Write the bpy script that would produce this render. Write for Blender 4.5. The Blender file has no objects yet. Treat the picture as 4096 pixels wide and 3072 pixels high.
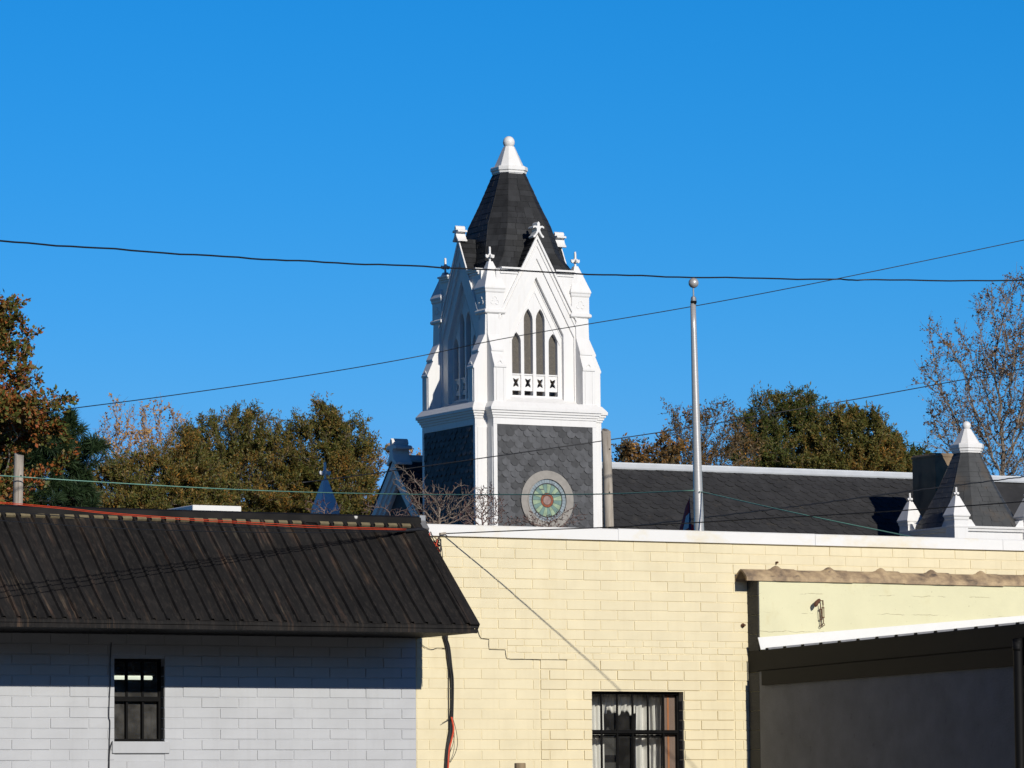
import bpy, math, random
import numpy as np
from mathutils import Vector, Matrix
from mathutils.geometry import tessellate_polygon

# ------------------------------------------------------------------ camera, world, sun, exposure
S = bpy.context.scene
F = 17600.0                      # focal length in pixels of the 4096 wide photograph
PITCH = math.atan(1764.0 / F)
ROLL = -0.009
CAM = Vector((0, 0, 1.6))
RM = Matrix.Rotation(math.pi / 2 + PITCH, 3, 'X') @ Matrix.Rotation(ROLL, 3, 'Z')
cd = bpy.data.cameras.new('camera')
cam = bpy.data.objects.new('camera', cd)
S.collection.objects.link(cam)
cam.matrix_world = Matrix.Translation(CAM) @ RM.to_4x4()
cd.sensor_width = 36.0
cd.lens = F / 4096 * 36.0
cd.clip_start = 0.5
cd.clip_end = 3000
S.camera = cam

YAW = math.radians(28.0)         # the street grid: all walls and the church
SUN_AZ = math.radians(27.9)      # sun behind the camera's right shoulder
SUN_EL = math.radians(22.5)
w = bpy.data.worlds.new('World')
S.world = w
w.use_nodes = True
nt = w.node_tree
bg = nt.nodes['Background']
sky = nt.nodes.new('ShaderNodeTexSky')
sky.sky_type = 'NISHITA'
sky.sun_disc = False
sky.sun_elevation = SUN_EL
sky.sun_rotation = math.pi - SUN_AZ
sky.altitude = 300
sky.air_density = 1.0
sky.dust_density = 0.0
sky.ozone_density = 4.0
hs = nt.nodes.new('ShaderNodeHueSaturation')
hs.inputs['Saturation'].default_value = 1.25
hs.inputs['Hue'].default_value = 0.5
nt.links.new(sky.outputs[0], hs.inputs['Color'])
def wm(op, a, b_):
    n = nt.nodes.new('ShaderNodeMath'); n.operation = op
    for sk, val in zip(n.inputs, (a, b_)):
        if hasattr(val, 'links'): nt.links.new(val, sk)
        else: sk.default_value = val
    return n.outputs[0]
sp = nt.nodes.new('ShaderNodeSeparateColor'); nt.links.new(hs.outputs[0], sp.inputs[0])
cmb = nt.nodes.new('ShaderNodeCombineColor')
# deeper, purer blue: a tone curve per channel over the whole dome
# (gamma, gain, ceiling, knee: below it the curve falls faster, so the zenith stays deep)
for i, (gam, k, top, knee, g2) in enumerate(((1.83, .72, .16, .05, 2.0), (.78, .575, .41, .355, 2.2), (.80, .965, .86, .69, 2.2))):
    x = wm('MULTIPLY', sp.outputs[i], .1)
    lo = wm('MULTIPLY', wm('POWER', x, g2), k * knee**gam / knee**g2)
    c = wm('MINIMUM', wm('MINIMUM', wm('MULTIPLY', wm('POWER', x, gam), k), lo), top)
    nt.links.new(wm('MULTIPLY', c, 10.0), cmb.inputs[i])
nt.links.new(cmb.outputs[0], bg.inputs[0])
bg.inputs[1].default_value = 0.10

sl = bpy.data.lights.new('sun', 'SUN')
sl.energy = 4.45
sl.angle = math.radians(0.53)
sl.color = (1.0, 0.955, 0.865)
sun = bpy.data.objects.new('sun', sl)
S.collection.objects.link(sun)
SUNV = Vector((math.sin(SUN_AZ) * math.cos(SUN_EL), -math.cos(SUN_AZ) * math.cos(SUN_EL), math.sin(SUN_EL)))
sun.rotation_euler = (-SUNV).to_track_quat('-Z', 'Y').to_euler()
sun.location = SUNV * 40

vs = S.view_settings
vs.view_transform = 'Standard'
vs.look = 'None'
vs.exposure = 0.0
vs.gamma = 1.0
S.cycles.max_bounces = 6
S.cycles.transparent_max_bounces = 12

rng = np.random.default_rng(7)
random.seed(7)
U = random.uniform

# ------------------------------------------------------------------ surveying helpers
def ray(u, v):
    return RM @ Vector(((u - 2048.0) / F, -(v - 1536.0) / F, -1.0))

def at(u, v, Y):
    d = ray(u, v)
    return CAM + d * (Y / d.y)

class Frame:
    def __init__(s, o, yaw):
        s.o = Vector(o)
        s.R = Matrix.Rotation(yaw, 3, 'Z')
        s.Ri = s.R.transposed()
        s.yaw = yaw
    def loc(s, p): return s.Ri @ (Vector(p) - s.o)
    def wor(s, p): return s.R @ Vector(p) + s.o
    def _pl(s, u, v, i, val):
        d = s.Ri @ ray(u, v)
        c = s.Ri @ (CAM - s.o)
        return c + d * ((val - c[i]) / d[i])
    def on_y(s, u, v, y=0.0): return s._pl(u, v, 1, y)
    def on_x(s, u, v, x=0.0): return s._pl(u, v, 0, x)

p = at(2000, 2600, 45.7)
WALL = Frame((p.x, p.y, 0), YAW)
p = at(2045, 1650, 110.0)
CH = Frame((p.x, p.y, 0), YAW)

# ------------------------------------------------------------------ mesh helpers
class MB:
    def __init__(s):
        s.v = []; s.f = []; s.m = []
    def add(s, vs_, fs_, m=0):
        b = len(s.v)
        s.v.extend([tuple(q) for q in vs_])
        for f in fs_:
            s.f.append(tuple(b + i for i in f)); s.m.append(m)
        return s
    def box(s, x0, x1, y0, y1, z0, z1, m=0):
        if x0 > x1: x0, x1 = x1, x0
        if y0 > y1: y0, y1 = y1, y0
        if z0 > z1: z0, z1 = z1, z0
        return s.add([(x0,y0,z0),(x1,y0,z0),(x1,y1,z0),(x0,y1,z0),(x0,y0,z1),(x1,y0,z1),(x1,y1,z1),(x0,y1,z1)],
                     [(0,3,2,1),(4,5,6,7),(0,1,5,4),(1,2,6,5),(2,3,7,6),(3,0,4,7)], m)
    def extr(s, poly, axis, a, b, m=0, holes=(), caps=(1, 1)):
        """poly: 2D outline; axis 'y': (x,z) swept in y; 'x': (y,z) swept in x; 'z': (x,y) swept in z"""
        def P(q, t):
            return {'y': (q[0], t, q[1]), 'x': (t, q[0], q[1]), 'z': (q[0], q[1], t)}[axis]
        loops = [list(poly)] + [list(h) for h in holes]
        flat = [q for l in loops for q in l]
        tris = tessellate_polygon([[Vector((q[0], q[1], 0)) for q in l] for l in loops])
        n = len(flat)
        vs_ = [P(q, a) for q in flat] + [P(q, b) for q in flat]
        fs_ = []
        if caps[0]: fs_ += [tuple(t) for t in tris]
        if caps[1]: fs_ += [tuple(n + i for i in reversed(t)) for t in tris]
        o = 0
        for l in loops:
            k = len(l)
            for i in range(k):
                j = (i + 1) % k
                fs_.append((o + i, o + j, n + o + j, n + o + i))
            o += k
        return s.add(vs_, fs_, m)
    def loft(s, rings, m=0, cap0=True, cap1=True):
        k = len(rings[0]); vs_ = [q for r in rings for q in r]; fs_ = []
        for a in range(len(rings) - 1):
            for i in range(k):
                j = (i + 1) % k
                fs_.append((a*k+i, a*k+j, (a+1)*k+j, (a+1)*k+i))
        if cap0: fs_.append(tuple(reversed(range(k))))
        if cap1: fs_.append(tuple((len(rings)-1)*k + i for i in range(k)))
        return s.add(vs_, fs_, m)
    def lathe(s, prof, cx=0, cy=0, n=16, m=0):
        rings = [[(cx + r*math.cos(2*math.pi*i/n), cy + r*math.sin(2*math.pi*i/n), z) for i in range(n)] for r, z in prof]
        return s.loft(rings, m)
    def tube(s, pts, r, n=6, m=0, closed=False):
        pts = [Vector(q) for q in pts]
        rings = []
        ref = None
        for i, q in enumerate(pts):
            a = pts[max(i-1, 0)]; b = pts[min(i+1, len(pts)-1)]
            t = (b - a)
            if t.length < 1e-9: t = Vector((0,0,1))
            t.normalize()
            if ref is None:
                ref = Vector((0,0,1)) if abs(t.z) < .9 else Vector((1,0,0))
            x = t.cross(ref)
            if x.length < 1e-6: x = t.cross(Vector((0,1,.1)))
            x.normalize()
            y = x.cross(t)
            ref = y
            rr = r[i] if isinstance(r, (list, tuple)) else r
            rings.append([q + (x*math.cos(2*math.pi*k/n) + y*math.sin(2*math.pi*k/n))*rr for k in range(n)])
        return s.loft(rings, m)
    def xform(s, M):
        s.v = [tuple(M @ Vector(q)) for q in s.v]; return s
    def merge(s, o, M=None, m=None):
        b = len(s.v)
        s.v.extend([tuple(M @ Vector(q)) for q in o.v] if M else o.v)
        for f, mm in zip(o.f, o.m):
            s.f.append(tuple(b + i for i in f)); s.m.append(mm if m is None else m)
        return s
    def build(s, name, mats, parent=None, bevel=0, smooth=False, label=None, fixn=True):
        me = bpy.data.meshes.new(name)
        me.from_pydata(s.v, [], s.f)
        if not isinstance(mats, (list, tuple)): mats = [mats]
        for mt in mats: me.materials.append(mt)
        me.polygons.foreach_set('material_index', s.m)
        if fixn:
            import bmesh
            bm = bmesh.new(); bm.from_mesh(me)
            bmesh.ops.recalc_face_normals(bm, faces=bm.faces)
            bm.to_mesh(me); bm.free()
        if smooth: me.polygons.foreach_set('use_smooth', [True]*len(me.polygons))
        me.update()
        o = bpy.data.objects.new(name, me)
        S.collection.objects.link(o)
        if parent is not None: o.parent = parent
        if bevel:
            md = o.modifiers.new('bevel', 'BEVEL'); md.width = bevel; md.segments = 2; md.limit_method = 'ANGLE'
            md.angle_limit = math.radians(40)
            md.harden_normals = False
        if label: o['label'] = label
        return o

def tag(o, label, cat, group=None, kind=None):
    if label: o['label'] = label
    if cat: o['category'] = cat
    if group: o['group'] = group
    if kind: o['kind'] = kind
    return o

def thing(name, label, cat, loc=(0,0,0), rz=0.0, group=None):
    o = bpy.data.objects.new(name, None)
    o.empty_display_size = .3
    S.collection.objects.link(o)
    o.location = loc; o.rotation_euler = (0, 0, rz)
    return tag(o, label, cat, group)

def spline(pts, n=8):
    """Catmull-Rom through pts"""
    P = [Vector(q) for q in pts]
    P = [P[0]*2 - P[1]] + P + [P[-1]*2 - P[-2]]
    out = []
    for i in range(1, len(P)-2):
        a, b, c, d = P[i-1], P[i], P[i+1], P[i+2]
        for k in range(n):
            t = k/n
            out.append(.5*((2*b) + (c-a)*t + (2*a-5*b+4*c-d)*t*t + (3*b-a-3*c+d)*t**3))
    out.append(P[-2])
    return out

# ------------------------------------------------------------------ materials
def newmat(name):
    m = bpy.data.materials.new(name); m.use_nodes = True
    t = m.node_tree
    return m, t, t.nodes['Principled BSDF']

def ramp(t, fac, stops, interp='LINEAR'):
    r = t.nodes.new('ShaderNodeValToRGB')
    r.color_ramp.interpolation = interp
    e = r.color_ramp.elements
    while len(e) < len(stops): e.new(.5)
    for el, (pos, c) in zip(e, stops):
        el.position = pos; el.color = (*c, 1) if len(c) == 3 else c
    t.links.new(fac, r.inputs[0])
    return r.outputs[0]

def noise(t, scale, detail=4, stretch=None, coord='Object', rough=.55, dist=0):
    tc = t.nodes.new('ShaderNodeTexCoord')
    n = t.nodes.new('ShaderNodeTexNoise')
    n.inputs['Scale'].default_value = scale; n.inputs['Detail'].default_value = detail
    n.inputs['Roughness'].default_value = rough; n.inputs['Distortion'].default_value = dist
    if stretch:
        mp = t.nodes.new('ShaderNodeMapping'); mp.inputs['Scale'].default_value = stretch
        t.links.new(tc.outputs[coord], mp.inputs[0]); t.links.new(mp.outputs[0], n.inputs['Vector'])
    else:
        t.links.new(tc.outputs[coord], n.inputs['Vector'])
    return n.outputs['Fac']

def mixc(t, fac, a, b, mode='MIX'):
    n = t.nodes.new('ShaderNodeMix'); n.data_type = 'RGBA'; n.blend_type = mode
    for sock, val in ((n.inputs[0], fac), (n.inputs[6], a), (n.inputs[7], b)):
        if hasattr(val, 'links'): t.links.new(val, sock)
        elif isinstance(val, (int, float)): sock.default_value = val
        else: sock.default_value = (*val, 1)
    return n.outputs[2]

def bump(t, b, h, strength=.3, dist=.01):
    n = t.nodes.new('ShaderNodeBump'); n.inputs['Strength'].default_value = strength; n.inputs['Distance'].default_value = dist
    t.links.new(h, n.inputs['Height'])
    t.links.new(n.outputs[0], b.inputs['Normal'])

def simple(name, col, rough=.6, var=.12, scale=6, bscale=0, bstr=.2, bdist=.004, metal=0.0, stretch=None, island=0.0):
    m, t, b = newmat(name)
    n = noise(t, scale, 5, stretch)
    lo = tuple(c*(1-var) for c in col); hi = tuple(min(c*(1+var), 1) for c in col)
    c = ramp(t, n, [(.3, lo), (.7, hi)])
    if island:
        g = t.nodes.new('ShaderNodeNewGeometry')
        r = ramp(t, g.outputs['Random Per Island'], [(0, (1-island,)*3), (1, (1+island*.9,)*3)])
        c = mixc(t, 1.0, c, r, 'MULTIPLY')
    t.links.new(c, b.inputs['Base Color'])
    b.inputs['Roughness'].default_value = rough; b.inputs['Metallic'].default_value = metal
    if bscale: bump(t, b, noise(t, bscale, 6, stretch), bstr, bdist)
    return m

def stained(name, col, stain, amount, scale, stretch=None, rough=.6, bscale=40, bstr=.25, bdist=.004, lo=.55, hi=.75, var=.05, isl=0, streak=0, scol=(.4, .36, .28)):
    m, t, b = newmat(name)
    base = ramp(t, noise(t, 3.0, 6), [(.3, tuple(c*(1-var) for c in col)), (.7, tuple(c*(1+var) for c in col))])
    k = ramp(t, noise(t, scale, 7, stretch, rough=.65), [(lo, (0,)*3), (hi, (amount,)*3)])
    c = mixc(t, k, base, stain)
    if streak:
        c = mixc(t, ramp(t, noise(t, 2.2, 7, (5, 5, .22), rough=.65), [(.52, (0,)*3), (.78, (streak,)*3)]), c, scol)
    if isl:
        g = t.nodes.new('ShaderNodeNewGeometry')
        c = mixc(t, 1.0, c, ramp(t, g.outputs['Random Per Island'], [(0, (1-isl,)*3), (1, (1,)*3)]), 'MULTIPLY')
    t.links.new(c, b.inputs['Base Color'])
    b.inputs['Roughness'].default_value = rough
    if bscale: bump(t, b, noise(t, bscale, 6), bstr, bdist)
    return m

M = {}
M['yellow'] = stained('yellow_paint', (.685, .598, .395), (.55, .45, .25), .45, 1.1, (1, 1, .5), .55, 60, .3, .003, isl=.035, streak=.25, scol=(.52, .42, .25))
M['greywall'] = stained('grey_paint', (.432, .438, .450), (.37, .37, .37), .5, 1.3, (1, 1, .5), .5, 60, .3, .003, isl=.03, streak=.28, scol=(.33, .33, .33))
M['white'] = stained('white_paint', (.70, .685, .665), (.58, .55, .50), .45, 1.6, (1, 1, .5), .45, 0, lo=.58, hi=.85, var=.015, streak=.3, scol=(.50, .45, .38))
M['coping'] = stained('coping_paint', (.70, .69, .67), (.66, .54, .28), .8, .55, (1, 1, 1.6), .45, 0, lo=.50, hi=.64, var=.02)
M['slate'] = simple('slate_tile', (.053, .054, .058), .68, .25, 9, 45, .4, .004, island=.42, stretch=(1, 1, .5))
M['slate_roof'] = stained('roof_slate', (.027, .0265, .027), (.085, .072, .055), .6, 2.2, None, .6, 45, .4, .004, lo=.62, hi=.76, var=.3)
M['slate_spire'] = simple('spire_slate', (.020, .0205, .022), .6, .3, 6, 45, .4, .004, island=.35, stretch=(1, 1, .4))
M['slate_spire'].node_tree.nodes['Principled BSDF'].inputs['Specular IOR Level'].default_value = .25
M['slate_turret'] = stained('turret_slate', (.046, .047, .047), (.11, .072, .04), .5, 1.4, None, .6, 45, .4, .004, lo=.55, hi=.75, var=.25)
M['lead'] = simple('ridge_metal', (.50, .52, .54), .45, .08, 3)
M['tan_ring'] = simple('stone_ring', (.255, .235, .21), .7, .12, 8, 50, .2)
M['lead_came'] = simple('lead_came', (.02, .02, .02), .5)
M['black'] = simple('black_paint', (.006, .0058, .0058), .55, .3, 12, 60, .2)
M['black'].node_tree.nodes['Principled BSDF'].inputs['Specular IOR Level'].default_value = .06
M['dark_in'] = simple('dark_interior', (.03, .028, .026), .9)
M['room'] = simple('room_plaster', (.10, .095, .09), .9)
M['cable'] = simple('cable_black', (.010, .010, .012), .5)
M['orange'] = simple('cable_orange', (.58, .062, .018), .45, .1)
M['green'] = simple('cord_green', (.13, .27, .21), .5, .1)
M['asphalt'] = simple('asphalt', (.035, .035, .035), .9, .2, 2, 80, .3)
M['unseen_sky_block'] = simple('sky_block_surface', (.045, .045, .022), .95, .4, .3, 3, .5, .3)
M['roofing'] = simple('flat_roofing', (.06, .058, .055), .9, .2, 2)
M['brick_d'] = stained('dark_block', (.055, .055, .052), (.03, .03, .03), .6, 6, None, .9, 70, .8, .012, var=.2)
M['tan_wall'] = simple('plain_render', (.30, .27, .22), .85, .1, 3, 50, .3)
M['wheel'] = simple('wheel_timber', (.62, .50, .36), .7, .1)
M['wood'] = stained('weathered_pole', (.34, .30, .25), (.16, .125, .09), .75, 5.0, (6, 6, .35), .85, 60, .4, .006, lo=.5, hi=.68, var=.15)
M['alu'] = simple('brushed_aluminium', (.46, .445, .43), .36, .10, 4, 8, .12, .004, metal=.35, stretch=(.5, .5, 14))
M['chimney'] = stained('chimney_render', (.22, .155, .095), (.09, .065, .045), .8, 1.8, (1, 1, .5), .9, 40, .5, .01, var=.2)
M['rust'] = stained('rusty_iron', (.10, .042, .018), (.04, .02, .012), .8, 40, None, .85, 90, .5, .002)
M['curtain'] = simple('white_curtain', (.64, .61, .565), .9, .06, 10, 40, .2)
M['board'] = simple('brown_board', (.17, .105, .075), .6, .2, 2, 0, stretch=(6, 1, .5))
M['board2'] = simple('orange_board', (.30, .10, .02), .5, .2, 3, 0, stretch=(6, 1, .5))
M['tanfoam'] = simple('closure_foam', (.15, .12, .065), .9, .2, 20)
M['boxwhite'] = simple('white_metal', (.66, .655, .63), .4, .02)
M['galv'] = simple('galvanised', (.33, .33, .33), .4, .2, 8, metal=.6)
M['gutter'] = stained('dark_gutter', (.0055, .0055, .006), (.12, .12, .12), .5, 7.0, (8, 8, .5), .6, 0, lo=.70, hi=.76, var=.2)
M['gutter'].node_tree.nodes['Principled BSDF'].inputs['Specular IOR Level'].default_value = .15
M['post'] = simple('wooden_post', (.26, .19, .11), .8, .2, 6, 40, .3, stretch=(4, 4, .4))

def brown_roof():
    m, t, b = newmat('worn_roof_metal')
    st = ramp(t, noise(t, 11.0, 8, (1.3, .07, .07), rough=.72, dist=.5), [(.53, (0,)*3), (.60, (.35,)*3), (.70, (.95,)*3)])
    gate = ramp(t, noise(t, 1.7, 4), [(.44, (.08,)*3), (.62, (1,)*3)])
    st = mixc(t, 1.0, st, gate, 'MULTIPLY')
    sp = ramp(t, noise(t, 30.0, 7, (1, .30, .30), rough=.8), [(.50, (0,)*3), (.75, (.9,)*3)])
    base = ramp(t, noise(t, 3.2, 8, (1, .35, .35), rough=.6), [(.25, (.005, .0047, .0047)), (.5, (.0085, .0078, .0076)), (.75, (.017, .0155, .0148))])
    rust = ramp(t, noise(t, 2.2, 3), [(.4, (.12, .078, .045)), (.55, (.085, .05, .036)), (.7, (.17, .14, .095))])
    c = mixc(t, sp, base, (.034, .029, .025))
    c = mixc(t, st, c, rust)
    t.links.new(c, b.inputs['Base Color'])
    b.inputs['Roughness'].default_value = .8
    b.inputs['Specular IOR Level'].default_value = .22
    bump(t, b, noise(t, 14, 6, (1, .4, .4)), .45, .012)
    return m
M['brown'] = brown_roof()

def cap_mat():
    m, t, b = newmat('ridge_cap_metal')
    base = ramp(t, noise(t, 5, 7), [(.3, (.006, .0058, .0058)), (.7, (.017, .0155, .0145))])
    tc = t.nodes.new('ShaderNodeTexCoord')
    v = t.nodes.new('ShaderNodeTexVoronoi'); v.inputs['Scale'].default_value = 4.2
    mp = t.nodes.new('ShaderNodeMapping'); mp.inputs['Scale'].default_value = (1, 1, .7)
    t.links.new(tc.outputs['Object'], mp.inputs[0]); t.links.new(mp.outputs[0], v.inputs['Vector'])
    k = ramp(t, v.outputs['Distance'], [(.05, (.85,)*3), (.10, (0,)*3)])
    g = ramp(t, v.outputs['Color'], [(.30, (0,)*3), (.33, (1,)*3)])
    kk = mixc(t, 1.0, k, g, 'MULTIPLY')
    c = mixc(t, kk, base, (.62, .60, .56))
    t.links.new(c, b.inputs['Base Color']); b.inputs['Roughness'].default_value = .75; b.inputs['Specular IOR Level'].default_value = .12
    return m
M['cap'] = cap_mat()

def cream_mat(name, col):
    m, t, b = newmat(name)
    base = ramp(t, noise(t, 2.0, 6), [(.3, tuple(c*.90 for c in col)), (.7, col)])
    st = ramp(t, noise(t, 5, 8, (1, 1, .6), rough=.7), [(.58, (0,)*3), (.8, (.6,)*3)])
    c = mixc(t, st, base, (.55, .48, .26))
    pit = ramp(t, noise(t, 42, 3), [(.70, (0,)*3), (.74, (.75,)*3)])
    c = mixc(t, pit, c, (.30, .25, .14))
    tc = t.nodes.new('ShaderNodeTexCoord')
    # hairline cracks along the block joints
    nz = noise(t, 6, 4)
    sep = t.nodes.new('ShaderNodeSeparateXYZ'); t.links.new(tc.outputs['Object'], sep.inputs[0])
    def math_(op, a, bb):
        n = t.nodes.new('ShaderNodeMath'); n.operation = op
        for s_, val in zip(n.inputs, (a, bb)):
            if hasattr(val, 'links'): t.links.new(val, s_)
            else: s_.default_value = val
        return n.outputs[0]
    wob = math_('MULTIPLY', nz, .05)
    zz = math_('ADD', sep.outputs['Z'], wob)
    fr = math_('FRACT', math_('DIVIDE', zz, .203), 0.0)
    ln = math_('LESS_THAN', fr, .022)
    gate = ramp(t, noise(t, 2.6, 5, rough=.6), [(.50, (0,)*3), (.56, (.8,)*3)])
    k = mixc(t, 1.0, gate, ln, 'MULTIPLY')
    c = mixc(t, k, c, (.22, .17, .09))
    t.links.new(c, b.inputs['Base Color'])
    b.inputs['Roughness'].default_value = .8
    bump(t, b, noise(t, 45, 7, rough=.7), .45, .008)
    return m
M['cream'] = cream_mat('cream_stucco', (.655, .622, .405))
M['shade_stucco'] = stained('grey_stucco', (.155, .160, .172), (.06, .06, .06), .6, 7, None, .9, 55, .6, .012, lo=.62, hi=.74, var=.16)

def tile_mat():
    m, t, b = newmat('clay_coping')
    n1 = noise(t, 5, 8, rough=.65)
    c = ramp(t, n1, [(.30, (.10, .075, .055)), (.45, (.27, .19, .115)), (.60, (.44, .32, .185)), (.8, (.50, .39, .24))])
    dk = ramp(t, noise(t, 12, 6, (.4, 1, 1)), [(.58, (0,)*3), (.7, (.85,)*3)])
    c = mixc(t, dk, c, (.045, .035, .032))
    t.links.new(c, b.inputs['Base Color']); b.inputs['Roughness'].default_value = .7
    bump(t, b, noise(t, 40, 6), .4, .006)
    return m
M['clay'] = tile_mat()

def glass_mat(name, tint=(1, 1, 1), refl=.06, rough=.02):
    m = bpy.data.materials.new(name); m.use_nodes = True
    t = m.node_tree; t.nodes.clear()
    out = t.nodes.new('ShaderNodeOutputMaterial')
    tr = t.nodes.new('ShaderNodeBsdfTransparent'); tr.inputs[0].default_value = (*tint, 1)
    gl = t.nodes.new('ShaderNodeBsdfGlossy'); gl.inputs['Roughness'].default_value = rough
    fr = t.nodes.new('ShaderNodeFresnel'); fr.inputs[0].default_value = 1.5
    mx = t.nodes.new('ShaderNodeMixShader')
    t.links.new(fr.outputs[0], mx.inputs[0]); t.links.new(tr.outputs[0], mx.inputs[1]); t.links.new(gl.outputs[0], mx.inputs[2])
    # dust on the pane
    df = t.nodes.new('ShaderNodeBsdfDiffuse'); df.inputs[0].default_value = (.5, .48, .45, 1)
    mx2 = t.nodes.new('ShaderNodeMixShader')
    k = ramp(t, noise(t, 7, 6), [(.4, (refl*.35,)*3), (.75, (refl,)*3)])
    t.links.new(k, mx2.inputs[0]); t.links.new(mx.outputs[0], mx2.inputs[1]); t.links.new(df.outputs[0], mx2.inputs[2])
    t.links.new(mx2.outputs[0], out.inputs[0])
    return m
M['glass'] = glass_mat('window_glass', (.93, .95, .94), .06)
M['glass_d'] = glass_mat('dusty_glass', (.85, .87, .88), .16)

def screen_mat():
    m = bpy.data.materials.new('insect_screen'); m.use_nodes = True
    t = m.node_tree; t.nodes.clear()
    out = t.nodes.new('ShaderNodeOutputMaterial')
    tr = t.nodes.new('ShaderNodeBsdfTransparent')
    df = t.nodes.new('ShaderNodeBsdfDiffuse')
    c = ramp(t, noise(t, 30, 3, (.3, .3, 3)), [(.3, (.14, .128, .112)), (.7, (.20, .18, .155))])
    t.links.new(c, df.inputs[0])
    mx = t.nodes.new('ShaderNodeMixShader'); mx.inputs[0].default_value = .55
    t.links.new(tr.outputs[0], mx.inputs[1]); t.links.new(df.outputs[0], mx.inputs[2]); t.links.new(mx.outputs[0], out.inputs[0])
    return m
M['screen'] = screen_mat()
def glasscol(name, c):
    m = simple(name, c, .25, .22, 9)
    return m
M['g1'] = glasscol('stained_pale_green', (.27, .34, .215))
M['g2'] = glasscol('stained_green', (.15, .225, .19))
M['g3'] = glasscol('stained_orange', (.25, .075, .03))
M['g4'] = glasscol('stained_mauve', (.27, .18, .15))
M['g5'] = glasscol('stained_clear', (.23, .27, .29))

def leafmat(name, stops, rough=.55, trans=.25):
    m, t, b = newmat(name)
    g = t.nodes.new('ShaderNodeNewGeometry')
    a = t.nodes.new('ShaderNodeMath'); a.operation = 'MULTIPLY_ADD'
    t.links.new(g.outputs['Random Per Island'], a.inputs[0]); a.inputs[1].default_value = .62
    n = noise(t, .9, 4)
    s2 = t.nodes.new('ShaderNodeMath'); s2.operation = 'MULTIPLY_ADD'
    t.links.new(n, s2.inputs[0]); s2.inputs[1].default_value = 1.1; s2.inputs[2].default_value = -.36
    t.links.new(s2.outputs[0], a.inputs[2])
    c = ramp(t, a.outputs[0], stops)
    t.links.new(c, b.inputs['Base Color'])
    b.inputs['Roughness'].default_value = rough
    b.inputs['Specular IOR Level'].default_value = .3
    out = t.nodes['Material Output']
    tl = t.nodes.new('ShaderNodeBsdfTranslucent'); t.links.new(c, tl.inputs[0])
    mx = t.nodes.new('ShaderNodeMixShader'); mx.inputs[0].default_value = trans
    t.links.new(b.outputs[0], mx.inputs[1]); t.links.new(tl.outputs[0], mx.inputs[2]); t.links.new(mx.outputs[0], out.inputs[0])
    return m
M['leaf_oak'] = leafmat('oak_leaves', [(.0, (.05, .075, .016)), (.3, (.10, .115, .025)), (.48, (.15, .11, .025)), (.62, (.26, .085, .02)), (.8, (.34, .085, .02)), (.93, (.40, .16, .03)), (1, (.15, .04, .015))])
M['leaf_pine'] = leafmat('pine_needles', [(0, (0.014, 0.031, 0.013)), (.5, (0.026, 0.050, 0.018)), (1, (0.043, 0.070, 0.024))])
M['leaf_willow'] = leafmat('olive_leaves', [(0, (0.059, 0.073, 0.014)), (.32, (0.100, 0.106, 0.021)), (.55, (0.147, 0.118, 0.028)), (.75, (0.224, 0.136, 0.031)), (.9, (0.354, 0.153, 0.026)), (1, (0.425, 0.212, 0.035))])
M['leaf_dark'] = leafmat('dark_green_leaves', [(0, (0.036, 0.058, 0.012)), (.4, (0.070, 0.091, 0.018)), (.65, (0.114, 0.106, 0.024)), (.85, (0.192, 0.114, 0.024)), (1, (0.312, 0.132, 0.024))])
M['leaf_rust'] = leafmat('rust_leaves', [(0, (0.069, 0.057, 0.025)), (.35, (0.121, 0.086, 0.034)), (.65, (0.196, 0.109, 0.037)), (.85, (0.299, 0.138, 0.032)), (1, (0.529, 0.253, 0.029))])
M['leaf_yellow'] = leafmat('yellow_leaves', [(0, (.30, .16, .05)), (.5, (.50, .27, .08)), (1, (.58, .36, .12))])
M['leaf_brown'] = leafmat('brown_leaves', [(0, (.075, .052, .035)), (.45, (.14, .085, .045)), (.75, (.30, .17, .07)), (1, (.46, .25, .07))])
M['bud'] = leafmat('red_buds', [(0, (.055, .03, .03)), (.7, (.11, .04, .035)), (1, (.20, .02, .02))])
M['bark'] = simple('grey_bark', (.20, .165, .13), .9, .3, 6, 40, .5)
M['bark_pale'] = simple('pale_bark', (.26, .225, .18), .9, .3, 6, 40, .5)
M['bark_tan'] = simple('tan_twigs', (.15, .115, .075), .9, .3, 6)
M['bark_haze'] = simple('pinkish_twigs', (.27, .20, .165), .9, .3, 6)
M['bark_dog'] = simple('dogwood_bark', (.19, .15, .12), .9, .3, 6)
M['bark_dark'] = simple('dark_bark', (.06, .05, .045), .9, .3, 6)
M['bark_red'] = simple('reddish_twigs', (.17, .12, .105), .9, .3, 8)

# ------------------------------------------------------------------ ground
mb = MB(); mb.add([(-600, -300, 0), (600, -300, 0), (600, 900, 0), (-600, 900, 0)], [(0, 1, 2, 3)])
tag(mb.build('ground', M['asphalt']), None, None, kind='structure')

mb = MB()  # unseen rise behind the camera, added to block low sky and deepen shade
hv = []; NXh = 60
prof_h = [(-14, -.4), (-20, 2.5), (-26, 8.5), (-34, 14.5), (-50, 17), (-90, 17.5), (-160, 12), (-280, -1)]
for i_ in range(NXh + 1):
    xx_ = -260 + 520*i_/NXh
    for a_, b_ in prof_h:
        hv.append((xx_, a_ - 14*abs(xx_/260)**2*0 + U(-1, 1), b_*(1 - abs(xx_/265)**4) + (U(-.8, .8) if b_ > 2 else -.4)))
npf = len(prof_h)
mb.add(hv, [(i_*npf + k, i_*npf + k + 1, (i_+1)*npf + k + 1, (i_+1)*npf + k) for i_ in range(NXh) for k in range(npf - 1)])
tag(mb.build('unseen_sky_block', M['unseen_sky_block'], None, smooth=True), None, None, kind='structure')

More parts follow.
